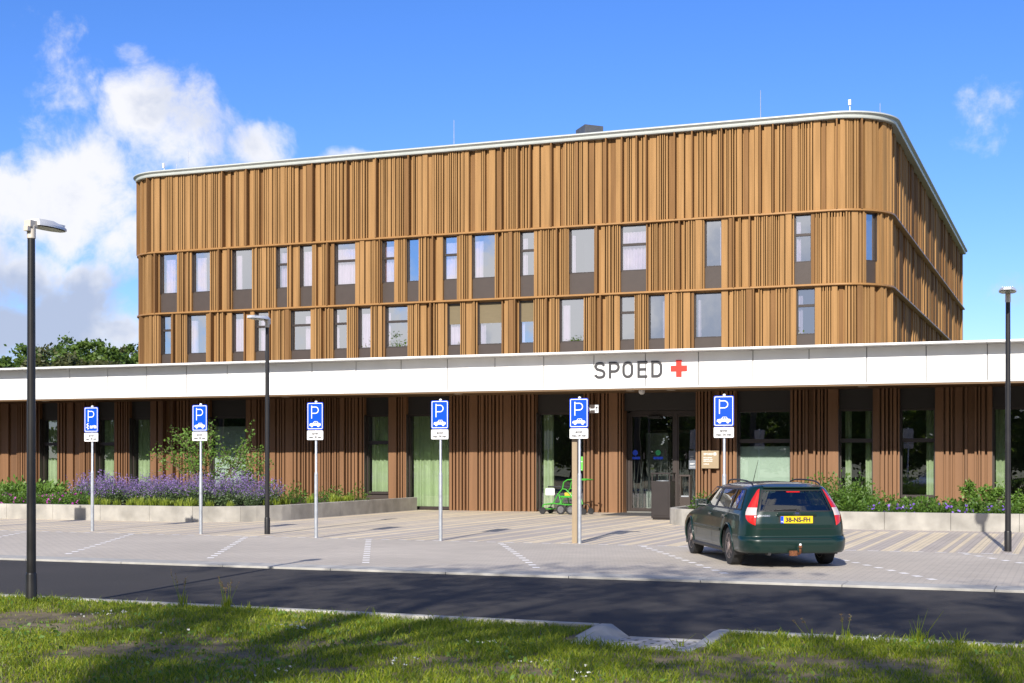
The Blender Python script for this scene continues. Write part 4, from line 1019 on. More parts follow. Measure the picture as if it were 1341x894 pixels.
# notice on the glass
yd_ = yd - .06; xa, xb = X_at(902.2, yd_), X_at(911.5, yd_); s_ = F_PX * ray(907)[1] / yd_; z0 = (HY - 614) / s_ + CAMH; z1 = (HY - 590) / s_ + CAMH
t = thing('notice_panel', 'narrow grey notice with white print on the glass right of the entrance', 'notice', (xa, yd_, z0))
m = MB(); m.box(xa, xb, yd_ - .012, yd_, z0, z1); p = m.build('panel', mat('notice_grey', (.16, .18, .21), .5), t)
m = MB()
for k, (z, w_) in enumerate(((.40, .55), (.17, .7), (.145, .5), (.06, .75), (.30, .6), (.33, .4))): m.box(xa + .15 * (xb - xa), xa + (.15 + w_) * (xb - xa), yd_ - .0145, yd_ - .0125, z0 + z, z0 + z + .014)
m.build('print', M['white'], p)
# green notice at the right edge of the curtained window behind the wayfinding post
yd_ = Y_WALL + .12; xa, xb = X_at(757, yd_), X_at(764, yd_); s_ = F_PX * ray(760)[1] / yd_; z0 = (HY - 616) / s_ + CAMH; z1 = (HY - 597.5) / s_ + CAMH
t = thing('green_notice', 'small bright green notice on the window glass above the wheelchair', 'notice', (xa, yd_, z0))
m = MB(); m.box(xa, xb, yd_, yd_ + .01, z0, z1); p = m.build('panel', mat('notice_green', (.12, .50, .06), .6), t)
m = MB(); m.box(xa + .05, xb - .03, yd_ - .003, yd_ - .0008, z0 + .28, z0 + .30); m.box(xa + .03, xb - .06, yd_ - .003, yd_ - .0008, z0 + .02, z0 + .035); m.build('print', M['white'], p)

# green transport wheelchair
M['wc_green'] = mat('wheelchair_green', (.045, .33, .025), .35, coat=.3)
M['rubber'] = mat('rubber', (.02, .02, .021), .8, var=.2, vscale=20)
M['seat_black'] = mat('black_upholstery', (.025, .025, .027), .75)
M['alu'] = mat('aluminium', (.62, .62, .63), .3, .8)
xw, yw = gnd(741, 673.0); 
t = thing('wheelchair', 'bright green transport wheelchair with a white box parked against the window', 'wheelchair', (0, 0, 0))
m = MB(); G = .019
for sy in (-1, 1):
    y = sy * .27
    m.tube([(-.62, y, .30), (-.30, y, .34), (.12, y, .30), (.42, y, .30)], G, 8)          # base rail
    m.tube([(-.30, y, .34), (-.14, y, .62), (.02, y, .80), (.14, y, .78), (.36, y, .56), (.44, y, .30)], G, 8)
    m.tube([(-.02, y, .30), (-.10, y, .62)], G, 8); m.tube([(.40, y, .28), (.32, y, .60)], G, 8)
    m.tube([(.02, y, .80), (.06, y, 1.00), (.18, y, 1.08), (.50, y, 1.10), (.78, y, 1.08)], G, 8)  # push handle
    m.tube([(.30, y, .55), (.46, y, 1.08)], G, 8)
    m.tube([(-.62, y, .30), (-.66, y, .20)], G, 8)
m.tube([(-.62, -.27, .30), (-.62, .27, .30)], G, 8); m.tube([(.42, -.27, .30), (.42, .27, .30)], G, 8); m.tube([(.78, -.27, 1.08), (.78, .27, 1.08)], G, 8)
m.build('frame', M['wc_green'], t, smooth=40)
m = MB(); m.obox((.12, 0, .55), (.22, .24, .03)); m.build('seat', M['wc_green'], t, bevel=.015)
m = MB(); m.obox((.42, 0, .82), (.025, .23, .24), Matrix.Rotation(.25, 3, 'Y')); m.build('backrest', M['seat_black'], t, bevel=.02)
for sy in (-1, 1):
    m = MB(); m.obox((-.22, sy * .28, .86), (.24, .04, .022)); m.build('armrest', M['seat_black'], t, bevel=.012)
m = MB(); m.tube([(.28, -.2, 1.12), (.30, 0, 1.16), (.28, .2, 1.12)], .03, 8); m.build('push_bar', M['seat_black'], t, smooth=40)
m = MB(); m.obox((-.38, -.31, .70), (.155, .03, .115)); m.build('white_box', M['white'], t, bevel=.05)
m = MB(); m.obox((.17, -.1, .63), (.11, .12, .05)); m.build('yellow_pouch', mat('yellow_pouch', (.55, .40, .03), .7), t, bevel=.01)
m = MB(); m.obox((-.55, 0, .16), (.14, .2, .012)); m.build('footrest', M['wc_green'], t)
for x, y, rr_ in ((-.02, -.30, .155), (-.02, .30, .155), (.31, -.30, .15), (.31, .30, .15), (-.66, -.27, .11), (-.66, .27, .11), (.72, -.26, .10), (.72, .26, .10)):
    m = MB(); m.lathe([(rr_ * .62, -.018), (rr_ * .92, -.024), (rr_, -.012), (rr_, .012), (rr_ * .92, .024), (rr_ * .62, .018)], 24, (x, y, rr_), 'y'); wv_ = m.build('wheel', M['rubber'], t, smooth=40)
    if rr_ > .115:
        m = MB(); m.lathe([(rr_ * .66, -.022), (rr_ * .66, .022), (rr_ * .48, .022), (rr_ * .48, -.022), (rr_ * .66, -.022)], 20, (x, y, rr_), 'y')
        for k in range(5):
            a = k * 2 * PI / 5; m.obox((x + rr_ * .36 * math.cos(a), y, rr_ + rr_ * .36 * math.sin(a)), (rr_ * .3, .020, .012), Matrix.Rotation(-a, 3, 'Y'))
        m.build('hub', M['alu'], wv_)
for sy in (-1, 1):
    m = MB(); m.tube([(.70, sy * .26, .12), (.62, sy * .26, .30), (.42, sy * .26, .30)], .014, 6); m.build('rear_strut', M['seat_black'], t)
t.location = (xw, yw, 0); t.rotation_euler = (0, 0, -.12); t.scale = (1.03, 1.03, 1.0)

# ------------------------------------------------------------------ trees
def crown(seed, R, H, zc, nclump, per, size, squash=1., clr=.8):
    g = np.random.default_rng(seed); d = g.normal(size=(nclump, 3)); d /= np.linalg.norm(d, axis=1)[:, None]
    rad = g.uniform(.25, 1., nclump) ** .45
    lump = 1 + .16 * np.sin(d[:, 0] * 4 + seed) + .14 * np.sin(d[:, 1] * 5 + 2 * seed) + .12 * np.sin(d[:, 2] * 6 + seed)
    C = d * (rad * lump)[:, None] * np.array([R, R, H]) + np.array([0, 0, zc])
    cr = g.uniform(.45, 1.15, nclump) * clr
    P = np.repeat(C, per, 0) + g.normal(size=(nclump * per, 3)) * np.repeat(cr, per)[:, None] * np.array([.55, .55, .38])
    return P, C
def tree_mesh(seed, R, Hh, zc, nclump, per, size, leafm, trunk_r=.25):
    P, C = crown(seed, R, Hh, zc, nclump, per, size); V, Q = leaves(P, size, .0, .7, seed)
    m = MB(); g = np.random.default_rng(seed + 5); top = zc + Hh * .5
    m.tube([(0, 0, -.3), (.05, .03, zc * .4), (-.08, .05, zc), (.05, 0, top)], [trunk_r * 1.15, trunk_r * .85, trunk_r * .55, .04], 9)
    for k in range(min(26, nclump)):
        c = C[k * (nclump // min(26, nclump))]; z0 = max(1.8, min(zc * .5 + g.uniform(0, Hh * .5), c[2] - .3)); md = np.array([c[0] * .45, c[1] * .45, z0 + (c[2] - z0) * .6])
        m.tube([(0, 0, z0), tuple(md), tuple(c)], [trunk_r * .35, trunk_r * .2, .02], 5)
    return m, V, Q
def make_tree(name, seed, label, group, R, Hh, zc, nclump, per, size, leafm, trunk_r=.25):
    t = thing(name, label, 'tree', (0, 0, 0), 0, group)
    m, V, Q = tree_mesh(seed, R, Hh, zc, nclump, per, size, leafm, trunk_r)
    m.build('trunk', M['bark'], t, smooth=50); npmesh('crown', V, Q, [leafm], None, t)
    return t
# row of trees beyond the low wing, far left
FT = [(-10, 135, 11.6, 4.6, 'leaf_far2', 'lighter green tree at the left edge beyond the white fascia'), (30, 138, 10.6, 4.2, 'leaf_far', 'lower dark tree just left of the near lamp post beyond the fascia'),
      (64, 130, 12.2, 4.6, 'leaf_far', 'dense dark green tree right of the near lamp post beyond the fascia'), (90, 146, 13.2, 4.8, 'leaf_far', 'dark green tree left of the brightest crown beyond the fascia'), (104, 124, 12.3, 3.6, 'leaf_far2', 'bright yellow green tree crown in the middle of the far tree row'),
      (112, 116, 10.6, 3.6, 'leaf_far3', 'olive tinged tree in front of the bright crown beyond the fascia'), (136, 134, 12.6, 4.2, 'leaf_far', 'dark green tree with a pointed top beyond the fascia'), (152, 128, 11.9, 3.8, 'leaf_far', 'dark green tree second from the bronze building'), (172, 132, 11.2, 4.0, 'leaf_far', 'green tree touching the left edge of the bronze building'), (196, 150, 11.5, 4.5, 'leaf_far3', 'tree half hidden behind the left end of the bronze building'),
      (-50, 130, 12.5, 5., 'leaf_far', 'dark tree outside the left edge of the view in the far tree row')]
for i, (px, Y, top, R, lm, lab) in enumerate(FT):
    top = ((HY - (462 - (top - 10.6) * 3.2)) * Y / ray(px)[1] / F_PX + CAMH) * 1.01; t = make_tree('broadleaf_tree', 100 + i, lab, 'trees beyond the low wing', R * 1.3, top * .36, top * .64, 130, 105, .44, M[lm], .3); t.location = (X_at(px, Y), Y, -.1); t.rotation_euler = (0, 0, i * 1.3)
# trees behind the viewpoint: they shade the road and lawn and stand in the window reflections
BT = [(-4.9, -4.8, 1.0, 0), (2.2, -6.4, 1.0, 1), (-16.5, -12.5, .92, 1), (-20., -6., 1., 0), (-29, -9, 1.05, 1), (-39, -6, .95, 0), (-50, -9, 1.05, 1), (-62, -7, 1., 0), (10, -8, 1., 0), (19, -6, 1.05, 1), (-74, -10, 1.1, 1), (-34, -22, 1.1, 0), (-14, -24, 1.15, 1), (-55, -24, 1.1, 1), (5, -24, 1.1, 0)]
src = [make_tree('shade_tree', 201 + k, 'leafy shade tree on the lawn behind the viewpoint', 'shade trees behind the viewpoint', 4.5, 2.7, 12.0, 100, 52, .19, M['leaf_tree'], .24) for k in (0, 1)]
used = [False, False]
for i, (x, y, s, k) in enumerate(BT):
    o = copy_tree(src[k]) if used[k] else src[k]; used[k] = True
    o.location = (x, y, -.1); o.rotation_euler = (0, 0, i * 2.1); o.scale = (s, s, s)

wsrc = [make_tree('woodland_tree', 231 + k, 'dense tree in the belt of trees across the lawn behind the viewpoint', 'belt of trees behind the viewpoint', 4.6, 5.6, 5.9, 120, 80, .36, M['leaf_tree'], .26) for k in (0, 1)]
used = [False, False]
for i in range(52):
    k = i % 2; o = copy_tree(wsrc[k]) if used[k] else wsrc[k]; used[k] = True; s_ = rng.uniform(.85, 1.15)
    row = i // 26; s_ *= 1 + .3 * row; o.location = (-98 + (i % 26) * 5.6 + row * 2.8, -34 - 9 * row + rng.uniform(-3, 3), -.1); o.rotation_euler = (0, 0, i * 2.4); o.scale = (s_, s_, s_ * rng.uniform(.9, 1.15))

# ------------------------------------------------------------------ lawn grass
def vnoise(x, y, seed, sc):
    g = np.random.default_rng(seed); T = g.uniform(size=(64, 64)); u, v = x / sc, y / sc; i, j = np.floor(u).astype(int), np.floor(v).astype(int); fu, fv = u - i, v - j; fu = fu * fu * (3 - 2 * fu); fv = fv * fv * (3 - 2 * fv)
    a, b, c, d = T[i % 64, j % 64], T[(i + 1) % 64, j % 64], T[i % 64, (j + 1) % 64], T[(i + 1) % 64, (j + 1) % 64]
    return (a * (1 - fu) + b * fu) * (1 - fv) + (c * (1 - fu) + d * fu) * fv
N = 330000
gx_ = nr.uniform(-19, 5, N); gy_ = nr.uniform(7.2, 14.3, N)
ok = gy_ < yk(gx_) - .10
ok &= ~((gx_ > PX0 - .22) & (gx_ < PX1 + .22) & (gy_ > PYE + .06))
dn = .55 * vnoise(gx_, gy_, 1, 1.5) + .3 * vnoise(gx_, gy_, 2, .5) + .25 * vnoise(gx_, gy_, 3, .17)
dn += np.clip((gy_ - 12.6) * .12, -.1, .2) + np.clip((gx_ + 6) * .03, -.03, .16)
ok &= nr.uniform(size=N) < np.clip((dn - .33) * 4.6, .06, 1.)
gx_, gy_, dn = gx_[ok], gy_[ok], dn[ok]; N = len(gx_)
hh = (.022 + .05 * np.clip(dn - .3, 0, .6) ** 1.1 * 1.6) * nr.uniform(.55, 1.5, N); hh *= np.where(nr.uniform(size=N) < .02, 1.9, 1.)
an = nr.uniform(0, 2 * PI, N); ln = hh * nr.uniform(.2, 1.1, N); a2 = nr.uniform(0, 2 * PI, N)
wd = nr.uniform(.0022, .0048, N); ex, ey = np.cos(an) * wd, np.sin(an) * wd
z = lawn_z(gx_, gy_) - .004
V = np.empty((N, 6, 3)); lx, ly = np.cos(a2) * ln, np.sin(a2) * ln
V[:, 0] = np.stack([gx_ - ex, gy_ - ey, z], 1); V[:, 1] = np.stack([gx_ + ex, gy_ + ey, z], 1)
V[:, 2] = np.stack([gx_ + ex + lx * .35, gy_ + ey + ly * .35, z + hh * .62], 1); V[:, 3] = np.stack([gx_ - ex + lx * .35, gy_ - ey + ly * .35, z + hh * .62], 1)
V[:, 4] = np.stack([gx_ + ex * .2 + lx, gy_ + ey * .2 + ly, z + hh], 1); V[:, 5] = np.stack([gx_ - ex * .2 + lx, gy_ - ey * .2 + ly, z + hh], 1)
b = np.arange(N)[:, None] * 6; Q = np.concatenate([b + np.array([[0, 1, 2, 3]]), b + np.array([[3, 2, 4, 5]])], 0)
struct(npmesh('grass', V.reshape(-1, 3), Q, [M['grass']]), 'stuff')
# clover leaves and daisies scattered in the turf
N = 9000; cx_ = nr.uniform(-16, 3, N); cy_ = nr.uniform(8, 14.2, N); ok = (cy_ < yk(cx_) - .15) & ~((cx_ > PX0 - .25) & (cx_ < PX1 + .25) & (cy_ > PYE)) & (vnoise(cx_, cy_, 7, .6) > .55); cx_, cy_ = cx_[ok], cy_[ok]
V, Q = leaves(np.stack([cx_, cy_, lawn_z(cx_, cy_) + nr.uniform(.0, .05, len(cx_))], 1), .05, .25, .55, 9); struct(npmesh('lawn_weeds', V, Q, [M['leaf_bright']]), 'stuff')
C = []
for px, py, k in ((155, 809, 7), (148, 806, 3), (383, 827, 8), (390, 832, 5), (520, 878, 7), (630, 852, 6), (765, 892, 7), (365, 888, 5), (1137, 848, 4), (100, 812, 3), (700, 880, 3), (240, 835, 2)):
    x, y = gnd(px, py, ZL)
    for _ in range(k):
        xx, yy = x + nr.normal(0, .09), y + nr.normal(0, .12); zz = float(lawn_z(xx, yy)) + nr.uniform(.06, .10)
        for _ in range(5): C.append((xx + nr.normal(0, .005), yy + nr.normal(0, .005), zz))
V, Q = leaves(C, .015, .3, .9, 17); struct(npmesh('white_clover_flowers', V, Q, [M['fl_white']]), 'stuff')
# tall grasses and weeds standing out of the lawn
def tall_grass(seed, n_, H, seedhead=True):
    g = np.random.default_rng(seed); parts = tuft(seed, H * .55, n_ * 6, M['grass'], .09); base = []; tips = []; sh = []
    for _ in range(n_):
        b_ = g.normal(0, .03, 3); b_[2] = 0; t_ = b_ + np.array([g.normal(0, .10), g.normal(0, .07), H * g.uniform(.6, 1.)]); base.append(b_); tips.append(t_)
        if seedhead:
            for u in np.linspace(.78, 1.02, 12): sh.append(b_ + (t_ - b_) * u + g.normal(0, .004, 3))
    parts.append((*stems(base, tips, .0034), M['grass']))
    if sh: parts.append((*leaves(sh, .022, .8, .45, seed), M['grass_dry']))
    return parts
for px, py, sd, n_, H, sh, lab in ((300, 796, 1, 9, .34, True, 'tall grass clump with brown seed heads at the road edge left of centre'), (262, 790, 2, 4, .40, True, 'thin leaning grass with pale seed head beside the taller clump on the left'), (95, 782, 3, 4, .12, False, 'short weed tuft at the kerb right of the near lamp post'),
                                   (1207, 836, 4, 7, .42, False, 'tall leafy weed at the kerb towards the right of the lawn'), (1118, 832, 5, 3, .40, True, 'thin wispy grass stems at the kerb left of the tall leafy weed'), (1255, 842, 6, 6, .20, False, 'short leafy weed right of the tall leafy weed'), (1075, 828, 7, 2, .26, True, 'single thin stems at the kerb right of the ramp'),
                                   (893, 842, 8, 2, .20, False, 'slim stalk growing at the right side of the paved ramp'), (848, 862, 9, 5, .14, False, 'small weed in front of the paved ramp'), (505, 888, 10, 6, .14, False, 'low bright weed at the bottom of the lawn')):
    x, y = gnd(px, py, ZL); y = min(y, yk(x) - .17); o = multi('tall_grass', tall_grass(sd, n_, H * (1.1 if px < 400 else .8), sh)); o.location = (x, y, float(lawn_z(x, y)) - .005); tag(o, lab, 'grass clump', 'tall grasses at the lawn edge')
# ------------------------------------------------------------------ the parked estate car
def interp(x, T): return float(np.interp(x, [t[0] for t in T], [t[1] for t in T]))
M['car'] = mat('car_paint_dark_green', (.0035, .019, .015), .33, .0, coat=.55, spec=.35)
M['car_plastic'] = mat('car_trim_black', (.018, .018, .019), .5)
M['car_glass'] = glassmat('car_glass', (.66, .74, .70), .08, .85)
M['lens_red'] = mat('tail_light_red', (.52, .012, .006), .15, coat=.8)
M['lens_white'] = mat('tail_light_white', (.55, .45, .43), .15, coat=.8)
M['alloy'] = mat('alloy_wheel', (.50, .40, .36), .35, .6, var=.15)
M['plate_y'] = mat('plate_yellow', (.80, .52, .01), .4)
M['rust'] = mat('rusty_steel', (.16, .06, .025), .9, .2, var=.5, vscale=40)
M['chrome'] = mat('chrome', (.75, .76, .78), .12, 1.)
M['car_inside'] = mat('car_upholstery', (.035, .035, .038), .85)
WT = [(.25, .865), (.28, .885), (.34, .898), (.42, .905), (.52, .905), (.62, .897), (.75, .882), (.85, .862), (.93, .83), (1.05, .775), (1.15, .727), (1.25, .675), (1.285, .635), (1.315, .56), (1.34, .44), (1.358, .28), (1.37, .02)]
RT = [(.25, .05), (.28, .03), (.36, .015), (.42, .015), (.455, .02), (.48, .05), (.50, .085), (.58, .085), (.70, .085), (.82, .10), (.90, .125), (1.0, .17), (1.1, .225), (1.2, .285), (1.27, .33), (1.295, .35), (1.315, .40), (1.34, .52), (1.358, .75), (1.37, 1.3)]
FT_ = [(.25, 4.6), (.3, 4.74), (.45, 4.76), (.58, 4.72), (.68, 4.60), (.75, 4.40), (.82, 4.05), (.88, 3.72), (.93, 3.50), (1.05, 3.26), (1.2, 2.95), (1.28, 2.72), (1.315, 2.52), (1.34, 2.32), (1.358, 2.0), (1.37, 1.6)]
zs = np.unique(np.concatenate([np.linspace(.25, .93, 48), np.linspace(.93, 1.285, 28), np.linspace(1.285, 1.37, 14)]))
NR, NC, NS = 26, 18, 170; TP = .965
def half_loop(z):
    """(x, y, zone) from the rear centre along the left side (+y) to the front centre"""
    w_, xr, xf = interp(z, WT), interp(z, RT), interp(z, FT_)
    rc = min(.34, w_ * .5); fc = min(.55, w_ * .6); cr = .07; P = []
    y1 = w_ - rc
    for i in range(NR): y = y1 * i / NR; P.append((xr + cr * (y / w_) ** 2, y * TP, 0))
    x0 = xr + cr * (y1 / w_) ** 2
    for i in range(NC):
        a = PI / 2 * i / NC; P.append((x0 + rc * 1.05 * (1 - math.cos(a)), (y1 + rc * math.sin(a)) * TP, 1))
    xa = x0 + rc * 1.05; yf = w_ - fc; xb = xf - .16 * (yf / w_) ** 2 - fc * .8
    for i in range(NS + 1):
        u = i / NS; P.append((xa + (xb - xa) * u, w_ * (1 - .05 * max(0, (u - .75) / .25) ** 2 - (1 - TP) * max(0, 1 - u / .28) ** 2), 2))
    ye = w_ * .95
    for i in range(1, NC):
        a = PI / 2 * i / NC; P.append((xb + fc * .8 * math.sin(a), ye - (ye - yf) * (1 - math.cos(a)), 3))
    for i in range(12): y = yf * (1 - i / 11); P.append((xf - .16 * (y / w_) ** 2, y, 4))
    return P
LOOPS = [half_loop(z) for z in zs]; NP_ = len(LOOPS[0])
XF_A, XR_A, ZA, RW = 3.80, 1.045, .315, .315
def yin(z): return interp(z, [(.6, .655), (.72, .65), (.9, .625), (1.25, .515), (1.3, .49)])
def lampw(z): return interp(z, [(.68, .0), (.70, .05), (.74, .105), (.79, .135), (.85, .145), (.95, .13), (1.1, .085), (1.24, .03), (1.265, .0)])
def cls(x, y, z, zone):
    if zone in (0, 1) and z < 1.31:
        if .905 < z < 1.235 and y < yin(z) - .035 - .0 * z: return 'rglass'
        if .47 < z < 1.285 and y < yin(z) - .006: return 'tailgate'
    if z < interp(min(x, 1.), [(0, .475), (.3, .53), (.7, .53)]) and x < .70: return 'bumper'
    if zone in (2, 3):
        for xa in (XF_A, XR_A):
            if (x - xa) ** 2 + (z - ZA) ** 2 < .372 ** 2 and zone == 2: return 'arch'
    if .935 < z < 1.245 and zone == 2:
        k = (z - .935)
        if .50 + k * .62 < x < 1.02 + k * .22: return 'qglass'
        if 1.07 + k * .22 < x < 1.98 - k * .02: return 'gl_rear'
        if 2.06 - k * .02 < x < 3.10 - k * 1.35: return 'gl_front'
        if 2.02 < x: pass
    if zone == 2 and .24 < z < 1.275:
        if 2.02 < x < 3.18 - max(0, z - .9) * 1.35: return 'door_front'
        if 1.045 < x < 2.02 and ((x - XR_A) ** 2 + (z - ZA) ** 2 > .40 ** 2): return 'door_rear'
    if zone in (3, 4) and .95 < z < 1.27: return 'wglass'
    return 'body'
V = {}; parts = {}
for sgn in (1, -1):
    for j in range(len(zs) - 1):
        for i in range(NP_ - 1):
            q = [(LOOPS[j][i], zs[j]), (LOOPS[j][i + 1], zs[j]), (LOOPS[j + 1][i + 1], zs[j + 1]), (LOOPS[j + 1][i], zs[j + 1])]
            x = sum(p[0][0] for p in q) / 4; y = sum(p[0][1] for p in q) / 4; z = sum(p[1] for p in q) / 4; zone = max(p[0][2] for p in q)
            c = cls(x, y, z, zone)
            if c == 'arch': continue
            key = c if c in ('body', 'rglass', 'tailgate', 'bumper', 'wglass') else (c, sgn)
            d = parts.setdefault(key, ({}, [], []))
            F = []
            for (k_i, k_j) in ((i, j), (i + 1, j), (i + 1, j + 1), (i, j + 1)):
                p = LOOPS[k_j][k_i]; ky = (k_i, k_j, sgn if p[1] > 1e-6 else 0)
                if ky not in d[0]: d[0][ky] = len(d[1]); d[1].append((p[0], sgn * p[1], zs[k_j]))
                F.append(d[0][ky])
            d[2].append(tuple(F if sgn < 0 else F[::-1]))
def car_part(key, name, m_, parent, off=0.):
    _, Vv, Fv = parts[key]; mb = MB(); mb.mesh(Vv, Fv)
    o = mb.build(name, m_, parent, smooth=40)
    if off:
        me = o.data; no = [v.normal.copy() for v in me.vertices]
        for v, nn in zip(me.vertices, no): v.co += nn * off
    return o
CAR = thing('estate_car', 'dark green estate car parked at an angle in a bay before the entrance', 'car', (0, 0, 0))
body = car_part('body', 'body', M['car'], CAR)
tg = car_part('tailgate', 'tailgate', M['car'], CAR, .004); car_part('bumper', 'rear_bumper', M['car'], CAR, .006)
car_part('rglass', 'rear_window', M['car_glass'], tg); car_part('wglass', 'windscreen', M['car_glass'], CAR)
def surf(x, z, sgn=1, off=.004):                     # point on the flank
    lp = half_loop(z); xs = [p[0] for p in lp if p[2] == 2]; ys = [p[1] for p in lp if p[2] == 2]
    return Vector((x, sgn * (float(np.interp(x, xs, ys)) + off), z))
def rearpt(y, z, off=.004):
    lp = half_loop(z); xs = [p[0] for p in lp if p[2] in (0, 1)]; ys = [p[1] for p in lp if p[2] in (0, 1)]
    return Vector((float(np.interp(abs(y), ys, xs)) - off, y, z))
for sgn in (1, -1):
    for key, gk, hx in (('door_front', 'gl_front', 2.20), ('door_rear', 'gl_rear', 1.24)):
        d = car_part((key, sgn), 'door', M['car'], CAR, .003)
        car_part((gk, sgn), 'window', M['car_glass'], d)
        p = surf(hx, .80, sgn, .022); m = MB(); m.obox(p, (.10, .014, .018)); m.build('handle', M['car'], d, bevel=.01)
    car_part(('qglass', sgn), 'quarter_window', M['car_glass'], CAR)
    def lens(z0, z1, n_, off):
        mm = MB(); Vv = []
        for z in np.linspace(z0, z1, n_):
            for u in np.linspace(0, 1, 9): Vv.append(rearpt(sgn * (yin(z) + .004 + max(lampw(z), .004) * u), z, off * (1 - .5 * abs(2 * u - 1) ** 6)))
        mm.mesh(Vv, [(9 * i + k, 9 * i + k + 1, 9 * i + k + 10, 9 * i + k + 9) for i in range(n_ - 1) for k in range(8)]); return mm
    L_ = lens(.685, 1.262, 34, .016).build('tail_light', M['lens_red'], CAR, smooth=60); lens(.845, .965, 8, .0185).build('reversing_lens', M['lens_white'], L_, smooth=60)
    # black window surrounds, pillars, shut lines, side strip, sill
    m = MB()
    def strip(pts, w_, off=.008):
        Vv = []; 
        for a, b in pts: Vv += [surf(a - w_ / 2, b, sgn, off), surf(a + w_ / 2, b, sgn, off)]
        m.mesh(Vv, [(2 * i, 2 * i + 1, 2 * i + 3, 2 * i + 2) for i in range(len(pts) - 1)])
    zz = np.linspace(.93, 1.25, 9)
    strip([(2.02 - (z - .935) * .02, z) for z in zz], .10); strip([(1.045 + (z - .935) * .22, z) for z in zz], .065); strip([(.485 + (z - .935) * .62, z) for z in zz], .05); strip([(3.12 - (z - .935) * 1.35, z) for z in zz], .05)
    for z0, x0, x1 in ((.928, .47, 3.14), (1.248, .70, 2.70)):
        xs = np.linspace(x0, x1, 40); Vv = []
        for a in xs: Vv += [surf(a, z0 - .012, sgn, .008), surf(a, z0 + .014, sgn, .008)]
        m.mesh(Vv, [(2 * i, 2 * i + 1, 2 * i + 3, 2 * i + 2) for i in range(39)])
    m.build('window_trim', M['car_plastic'], CAR)
    m = MB()
    for pts in ([(2.02, z) for z in np.linspace(.26, .92, 10)], [(3.14, z) for z in np.linspace(.40, .92, 10)], [(1.06 + .40 * math.sqrt(max(0, 1 - ((z - .315) / .40) ** 2)) if z < .70 else 1.10, z) for z in np.linspace(.34, .92, 12)]): strip(pts, .012, .006)
    m.build('shut_line', M['car_plastic'], CAR)
    m = MB(); xs = np.linspace(1.46, 3.40, 30); Vv = []
    for a in xs: Vv += [surf(a, .54, sgn, .004), surf(a, .548, sgn, .018), surf(a, .578, sgn, .018), surf(a, .586, sgn, .004)]
    m.mesh(Vv, [(4 * i + k, 4 * i + k + 1, 4 * i + k + 5, 4 * i + k + 4) for i in range(29) for k in range(3)]); m.build('side_moulding', M['car'], CAR, smooth=40)
    m = MB(); m.tube([(1.4, sgn * .85, .25), (3.45, sgn * .85, .25)], .05, 8); m.build('sill', M['car_plastic'], CAR)
    for xa in (XF_A, XR_A):                          # arch lip and dark wheel housing
        m = MB(); pp = []
        for a in np.linspace(-12, 192, 26):
            x, z = xa + .368 * math.cos(math.radians(a)), ZA + .368 * math.sin(math.radians(a)); pp.append(surf(x, max(z, .255), sgn, .004))
        m.tube(pp, .016, 6); m.build('wheel_arch', M['car'], CAR, smooth=60)
        m = MB(); Vv = []
        for a in np.linspace(-20, 200, 20):
            for y in (.87, .5): Vv.append((xa + .375 * math.cos(math.radians(a)), sgn * y, ZA + .375 * math.sin(math.radians(a))))
        m.mesh(Vv, [(2 * i, 2 * i + 1, 2 * i + 3, 2 * i + 2) for i in range(19)]); m.build('wheel_housing', M['car_plastic'], CAR)
        yc = sgn * .765; m = MB(); m.lathe([(.205, -.088), (.285, -.096), (.308, -.085), (.315, -.05), (.315, .05), (.308, .085), (.285, .096), (.205, .088)], 40, (xa, yc, RW), 'y'); wh = m.build('wheel', M['rubber'], CAR, smooth=35)
        m = MB(); m.lathe([(.208, -.09), (.212, -.02), (.212, .02), (.208, .09), (.19, .085), (.185, .02), (.185, -.02), (.19, -.085)], 40, (xa, yc, RW), 'y'); yo = yc + sgn * .088
        for k in range(7):
            a = 2 * PI * k / 7 + .2; dirn = Vector((math.cos(a), 0, math.sin(a))); sd = Vector((-math.sin(a), 0, math.cos(a))); c0 = Vector((xa, yo, RW))
            q = [c0 + dirn * .05 + sd * .03, c0 + dirn * .05 - sd * .03, c0 + dirn * .195 - sd * .024, c0 + dirn * .195 + sd * .024]
            o_ = Vector((0, -sgn * .035, 0)); m.mesh([tuple(v) for v in q] + [tuple(v + o_) for v in q], [(0, 1, 2, 3), (7, 6, 5, 4), (0, 4, 5, 1), (1, 5, 6, 2), (2, 6, 7, 3), (3, 7, 4, 0)])
        m.lathe([(.065, -.03), (.065, .012), (.03, .02)] if sgn > 0 else [(.03, -.02), (.065, -.012), (.065, .03)], 20, (xa, yo, RW), 'y'); m.build('rim', M['alloy'], wh, smooth=30)
        m = MB(); m.lathe([(.19, -.012), (.19, .0)], 24, (xa, yc + sgn * .0, RW), 'y'); m.build('brake_disc', M['car_plastic'], wh)
    # roof rail and mirror
    m = MB(); pts = [(.62, .555, 1.285), (.70, .56, 1.335), (.95, .565, 1.375), (1.5, .57, 1.392), (2.0, .56, 1.385), (2.22, .55, 1.355), (2.30, .545, 1.315)]
    m.tube([(a, sgn * b, c) for a, b, c in [tuple(p) for p in catmull(pts, 5)]], .013, 8); m.build('roof_rail', M['car_plastic'], CAR, smooth=60)
    m = MB(); c = surf(2.86, .97, sgn, .10); m.obox(c, (.075, .10, .062)); m.obox(surf(2.88, .94, sgn, .02), (.03, .05, .02)); mi_ = m.build('door_mirror', M['car'], CAR, bevel=.03)
    m = MB(); m.obox(c + Vector((-.078, 0, 0)), (.003, .075, .042)); m.build('mirror_glass', M['chrome'], mi_)
